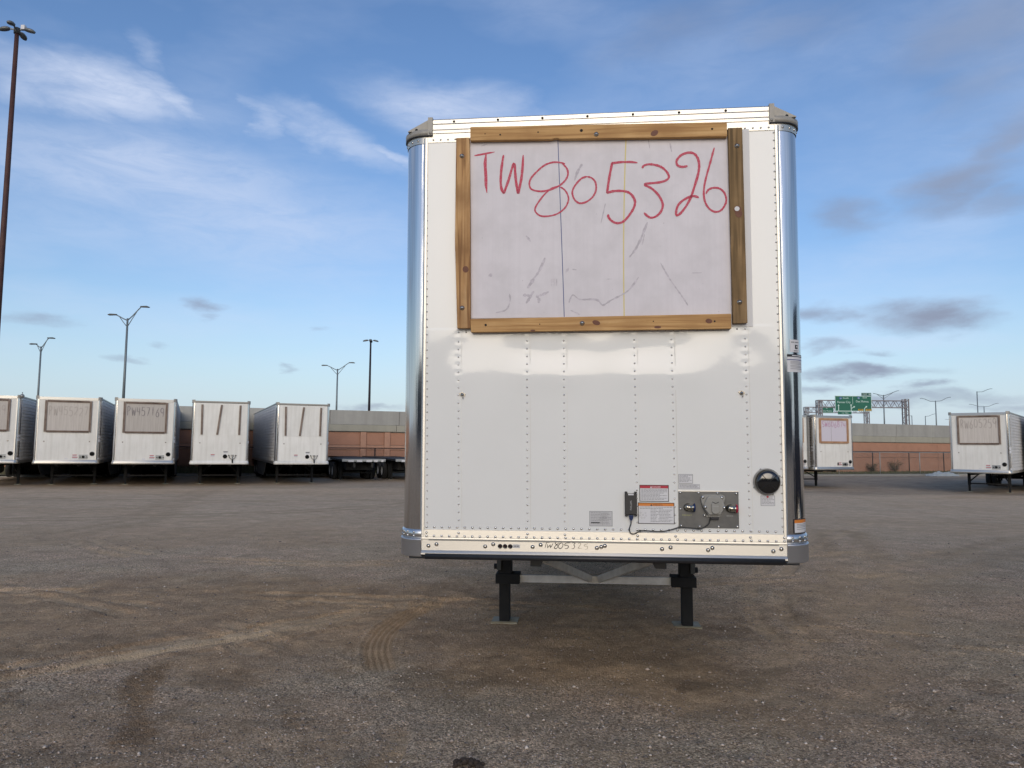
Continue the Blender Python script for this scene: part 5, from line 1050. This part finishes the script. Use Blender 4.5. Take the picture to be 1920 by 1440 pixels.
# tracker module
tm = MB().box(.1585, .2340, -.028, -.001, 1.320, 1.4520).box(.1585, .1760, -.026, -.001, 1.3085, 1.320).box(.2165, .2340, -.026, -.001, 1.3085, 1.320).box(.1585, .1750, -.026, -.001, 1.4520, 1.4640).box(.2175, .2340, -.026, -.001, 1.4520, 1.4640).build('tracker_module', M['module_black'], BT, .004, label='black plastic tracker box with vertical silver lettering')
MB().box(.1790, .2130, -.0295, -.0282, 1.4420, 1.4500).build('module_label', M['label_white'], tm)
txt('PHILLIPS', .0165, 'silver_print', tm, (.1965, -.0290, 1.378), rot=(math.pi / 2, -math.pi / 2, 0), ext=.0002)
MB().prism([(.183, 1.316), (.211, 1.316), (.209, 1.296), (.202, 1.282), (.192, 1.282), (.185, 1.296)], -.024, -.006).build('plug', M['anodised_blue'], tm, .002, fix=True)
cab = [(.1965, 1.284), (.1950, 1.262), (.1870, 1.238), (.1860, 1.222), (.1930, 1.204), (.2080, 1.199), (.2250, 1.204), (.2526, 1.2190), (.2800, 1.2205), (.3124, 1.2190), (.36, 1.2165), (.4019, 1.2190), (.4583, 1.2330), (.4900, 1.2440), (.5046, 1.2445), (.5671, 1.2405), (.6163, 1.2370), (.6400, 1.2430), (.6620, 1.2560), (.6780, 1.2720), (.6830, 1.2900), (.6860, 1.303)]
MB().tube([(x, -.018 if i > 2 else -.015, z) for i, (x, z) in enumerate(catmull(cab, 3))], .0036, 8).build('cable', M['hose'], BT, label='thin black cable from the tracker box to the socket')
for x, z in ((.2520, 1.2195), (.4950, 1.2440), (.6130, 1.2375)): MB().box(x - .007, x + .007, -.024, -.008, z - .005, z + .005).build('cable_clip', M['hose'], BT)
# connector plate
cp = MB().box(.4930, .8630, -.0050, -.0010, 1.2405, 1.4676).build('connector_plate', M['stainless_plate'], BT, .001, label='worn steel plate with two air couplings and a round socket')
MB().box(.4920, .8635, -.0062, -.0010, 1.4676, 1.4720).build('plate_lip', M['rail_aluminium'], cp)
for x, z in ((.505, 1.459), (.6185, 1.4585), (.735, 1.458), (.850, 1.456), (.506, 1.357), (.509, 1.253), (.6235, 1.250), (.739, 1.251), (.853, 1.252)): boltat(x, -.005, z, .0062, cp, 'rivet_metal', 'plate_bolt')
def gladhand(x, z, ring, s):
    g = MB().lathe([(.0, .0), (.024, 0), (.026, .006), (.020, .012), (.018, .024), (.012, .030), (0, .031)], (x, -.005, z), (0, -1, 0), 16).lathe([(.019, -.008), (.021, .0), (.021, .016), (.024, .018), (.024, .027), (.010, .030), (0, .030)], (x + .006, -.032, z), (1, -.05, 0), 18).build('gladhand', M['chrome'], cp, fix=True)
    MB().lathe([(.0255, .0), (.027, .003), (.027, .009), (.020, .013), (0, .0135)], (x + .031, -.0335, z), (1, -.05, 0), 20).build('coupling_ring', M[ring], g, fix=True)
gladhand(.5490, 1.3690, 'anodised_blue', 1); gladhand(.8080, 1.3650, 'anodised_red', 1)
txt('EMERGENCY', .0105, 'yellow_print', cp, (.5450, -.0056, 1.3190), ext=.0002); txt('SERVICE', .0115, 'silver_print', cp, (.8070, -.0056, 1.3170), ext=.0002)
sk = MB().prism([(.6290, 1.4230), (.6400, 1.4460), (.6600, 1.4500), (.7560, 1.4500), (.7760, 1.4420), (.7780, 1.4260), (.7600, 1.3600), (.7480, 1.3180), (.7420, 1.3110), (.6800, 1.3110), (.6720, 1.3200), (.6400, 1.3760)], -.024, -.005).build('socket_base', M['socket_grey'], cp, .003, fix=True)
MB().prism([(.6500, 1.3600), (.6440, 1.3900), (.6660, 1.4320), (.6760, 1.4400), (.7400, 1.4400), (.7500, 1.4320), (.7720, 1.3880), (.7660, 1.3600), (.7440, 1.3260), (.6760, 1.3260)], -.044, -.024).build('socket_body', M['socket_grey'], sk, .006, fix=True)
MB().prism([(.6880, 1.3960), (.7000, 1.4020), (.7180, 1.4020), (.7360, 1.3960), (.7390, 1.3500), (.7330, 1.3380), (.7120, 1.3310), (.6960, 1.3380), (.6880, 1.3500)], -.056, -.044).build('socket_lid', M['socket_grey'], sk, .004, fix=True)
MB().tube([(.694, -.052, 1.4080), (.706, -.057, 1.4020), (.713, -.058, 1.3980), (.722, -.057, 1.4020), (.734, -.052, 1.4080)], .0016, 6).build('lid_spring', M['black_paint'], sk)
txt('PHILLIPS', .0105, 'silver_print', sk, (.7130, -.0566, 1.3800), ext=.0002)
for x, z in ((.641, 1.4330), (.757, 1.4320)): boltat(x, -.024, z, .0075, sk, 'rivet_metal', 'socket_bolt')
for x, z in ((.6530, 1.3740), (.7670, 1.3720)): boltat(x, -.044, z, .0075, sk, 'rivet_metal', 'socket_bolt')
boltat(.6520, -.012, 1.3200, .0065, sk, 'rivet_metal', 'socket_bolt')
MB().box(.6860, .7360, -.034, -.010, 1.2960, 1.3110).build('cable_boot', M['black_rubber'], sk, .003)
MB().box(.6600, .7420, -.018, -.005, 1.3110, 1.3200).build('socket_lip', M['socket_grey'], sk, .002)
# stickers wrapped on the right corner post
def wrap(a0, a1, z0, z1, m, o=.0010, name='post_sticker', parent=BT, n=8, label=None, slant=0):
    vs = []; 
    for i in range(n + 1):
        a = R_(a0 + (a1 - a0) * i / n); nx, ny = math.sin(a), -math.cos(a); x, y = 1.15 + nx * (.15 + o), .15 + ny * (.15 + o); dz = slant * i / n
        vs += [(x, y, z0 + dz), (x, y, z1 + dz)]
    return MB().add(vs, [(2 * i, 2 * i + 2, 2 * i + 3, 2 * i + 1) for i in range(n)], True).build(name, M[m], parent, label=label)
wA = wrap(19, 50, 2.345, 2.425, 'label_white', label='small white sticker with a round black eye emblem'); wrap(34, 44, 2.366, 2.392, 'label_black', .0016, 'emblem', wA); wrap(38, 42, 2.376, 2.386, 'label_white', .0022, 'emblem_dot', wA)
wrap(22, 32, 2.405, 2.411, 'label_grey_ink', .0016, 'fine_print', wA); wrap(34, 47, 2.405, 2.411, 'label_grey_ink', .0016, 'fine_print', wA); wrap(30, 43, 2.351, 2.357, 'label_grey_ink', .0016, 'fine_print', wA)
wB = wrap(11, 72, 2.219, 2.330, 'label_white', label='long white sticker with a black header on the right corner post'); wrap(11, 72, 2.315, 2.331, 'label_black', .0016, 'label_header', wB); wrap(24, 66, 2.320, 2.326, 'label_white', .0022, 'fine_print', wB); wrap(11, 72, 2.294, 2.299, 'print_blue', .0016, 'print_bar', wB)
for i, z in enumerate((2.284, 2.276, 2.268, 2.257, 2.249, 2.238)): wrap(19, 58 + 4 * (i % 3), z, z + .003, 'label_grey_ink', .0016, 'fine_print', wB)
wC = wrap(17, 80, 1.213, 1.300, 'label_black', label='orange topped warning sticker low on the right corner post'); wrap(20, 80, 1.217, 1.296, 'label_white', .0016, 'label_face', wC); wrap(20, 80, 1.276, 1.296, 'label_orange', .0022, 'label_header', wC)
for z in (1.266, 1.257, 1.248, 1.236): wrap(26, 62, z, z + .003, 'label_grey_ink', .0022, 'fine_print', wC)
# landing gear
gy_ = 2.75
for s in (-1, 1):
    l = MB().box(s * .900 - .052, s * .900 + .052, gy_ - .060, gy_ + .060, -.040, .36).box(s * .895 - .066, s * .895 + .066, gy_ - .075, gy_ + .075, .335, 1.0).build('landing_leg', M['black_paint'], BT, .005)
    MB().box(s * .83 - .155 if s < 0 else s * .83 - .085, s * .83 + .085 if s < 0 else s * .83 + .155, gy_ - .100, gy_ + .09, .335, .432).build('collar', M['black_paint'], l, .004)
    MB().box(s * .950 - .022, s * .950 + .022, gy_ - .10, gy_ - .076, .47, 1.0).build('gear_guide', M['foot_grey'] if 'foot_grey' in M else mat('foot_grey', (.06, .065, .065), .5, .3), l, .003)
    MB().box(s * .896 - .130, s * .896 + .130, gy_ - .13, gy_ + .13, -.052, -.040).add([(s * .896 - .130, gy_ - .13, -.040), (s * .896 + .130, gy_ - .13, -.040), (s * .896 + .130, gy_ - .145, -.022), (s * .896 - .130, gy_ - .145, -.022)], [(0, 1, 2, 3)]).build('foot_plate', M['foot_steel'], l)
    MB().bar((s * .96, gy_ + .05, .6), (s * .50, gy_ + .8, .98), .04).build('side_brace', M['frame_black'], l)
    MB().cyl((s * .96, gy_, .49), (s * 1.01, gy_, .49), .028, n=12).build('crank_shaft', M['black_paint'], l)
    MB().bar((s * .04, gy_ - .03, .385), (s * .66, .9, .99), .03, .066).build('diagonal_brace', M['brace_grey'], BT)
MB().bar((-.765, gy_ - .01, .377), (.765, gy_ - .01, .381), .04, .074).build('cross_brace', M['brace_grey'], BT, .003)
MB().box(-1.02, -.88, 1.3, 1.6, .93, 1.0).box(.88, 1.04, 1.3, 1.6, .95, 1.0).build('gusset', M['black_paint'], BT)

# ------------------------------------------------------------------ unseen building added behind the camera to darken what the front and posts mirror
bd = thing('warehouse', 'long low dark clad warehouse across the yard behind the viewer', 'warehouse', (0, -44, 0))
MB().box(-70, 62, -18, 0, -.2, 6.6).build('wall', M['cladding'], bd)
MB().box(-70.3, 62.3, -18.3, .3, 6.6, 6.9).build('roof', M['dull_metal'], bd)
dm = MB().box(-1.8, 1.8, 0, .08, .0, 4.2).mesh('dock_door', M['door_dark'])
for k in range(16): put('dock_door', dm, bd, (-58 + k * 7.4, .001, 0))

# unseen dark truck added on the right to darken the corner post reflection
rt = thing('road_tractor', 'dark navy road tractor parked beside the viewer to the right', 'truck', (8.9, 3.0, 0), R_(4))
mat('navy_paint', (.010, .014, .032), .2, coat=1.0); mat('dark_glass', (.02, .025, .03), .05)
MB().box(-1.15, 1.15, -1.2, 2.6, .9, 3.0).prism([(-1.2, 3.0), (2.6, 3.0), (2.6, 3.7), (-.3, 3.6)], -1.1, 1.1, lambda a, b, q: (q, a, b)).build('cab', M['navy_paint'], rt, .06)
MB().prism([(-3.2, .8), (-1.2, .8), (-1.2, 2.05), (-2.9, 1.75), (-3.2, 1.5)], -.95, .95, lambda a, b, q: (q, a, b)).build('hood', M['navy_paint'], rt, .06)
MB().box(-.95, .95, -1.26, -1.205, 2.1, 2.85).build('windscreen', M['dark_glass'], rt)
for s in (-1, 1): MB().box(s * 1.155 - .01, s * 1.155 + .01, -.9, .1, 2.0, 2.7).build('side_window', M['dark_glass'], rt); MB().cyl((s * 1.0, 0.2, .65), (s * 1.0, 1.9, .65), .3, n=18).build('fuel_tank', M['chrome'], rt)
MB().box(-.4, .4, -3.0, 4.6, .62, .88).build('frame_rail', M['frame_black'], rt); MB().box(-1.1, 1.1, -3.5, -3.22, .4, .85).build('bumper', M['chrome'], rt, .04)
wheels(rt, (2.6, 3.9)); wheels(rt, (-2.4,))
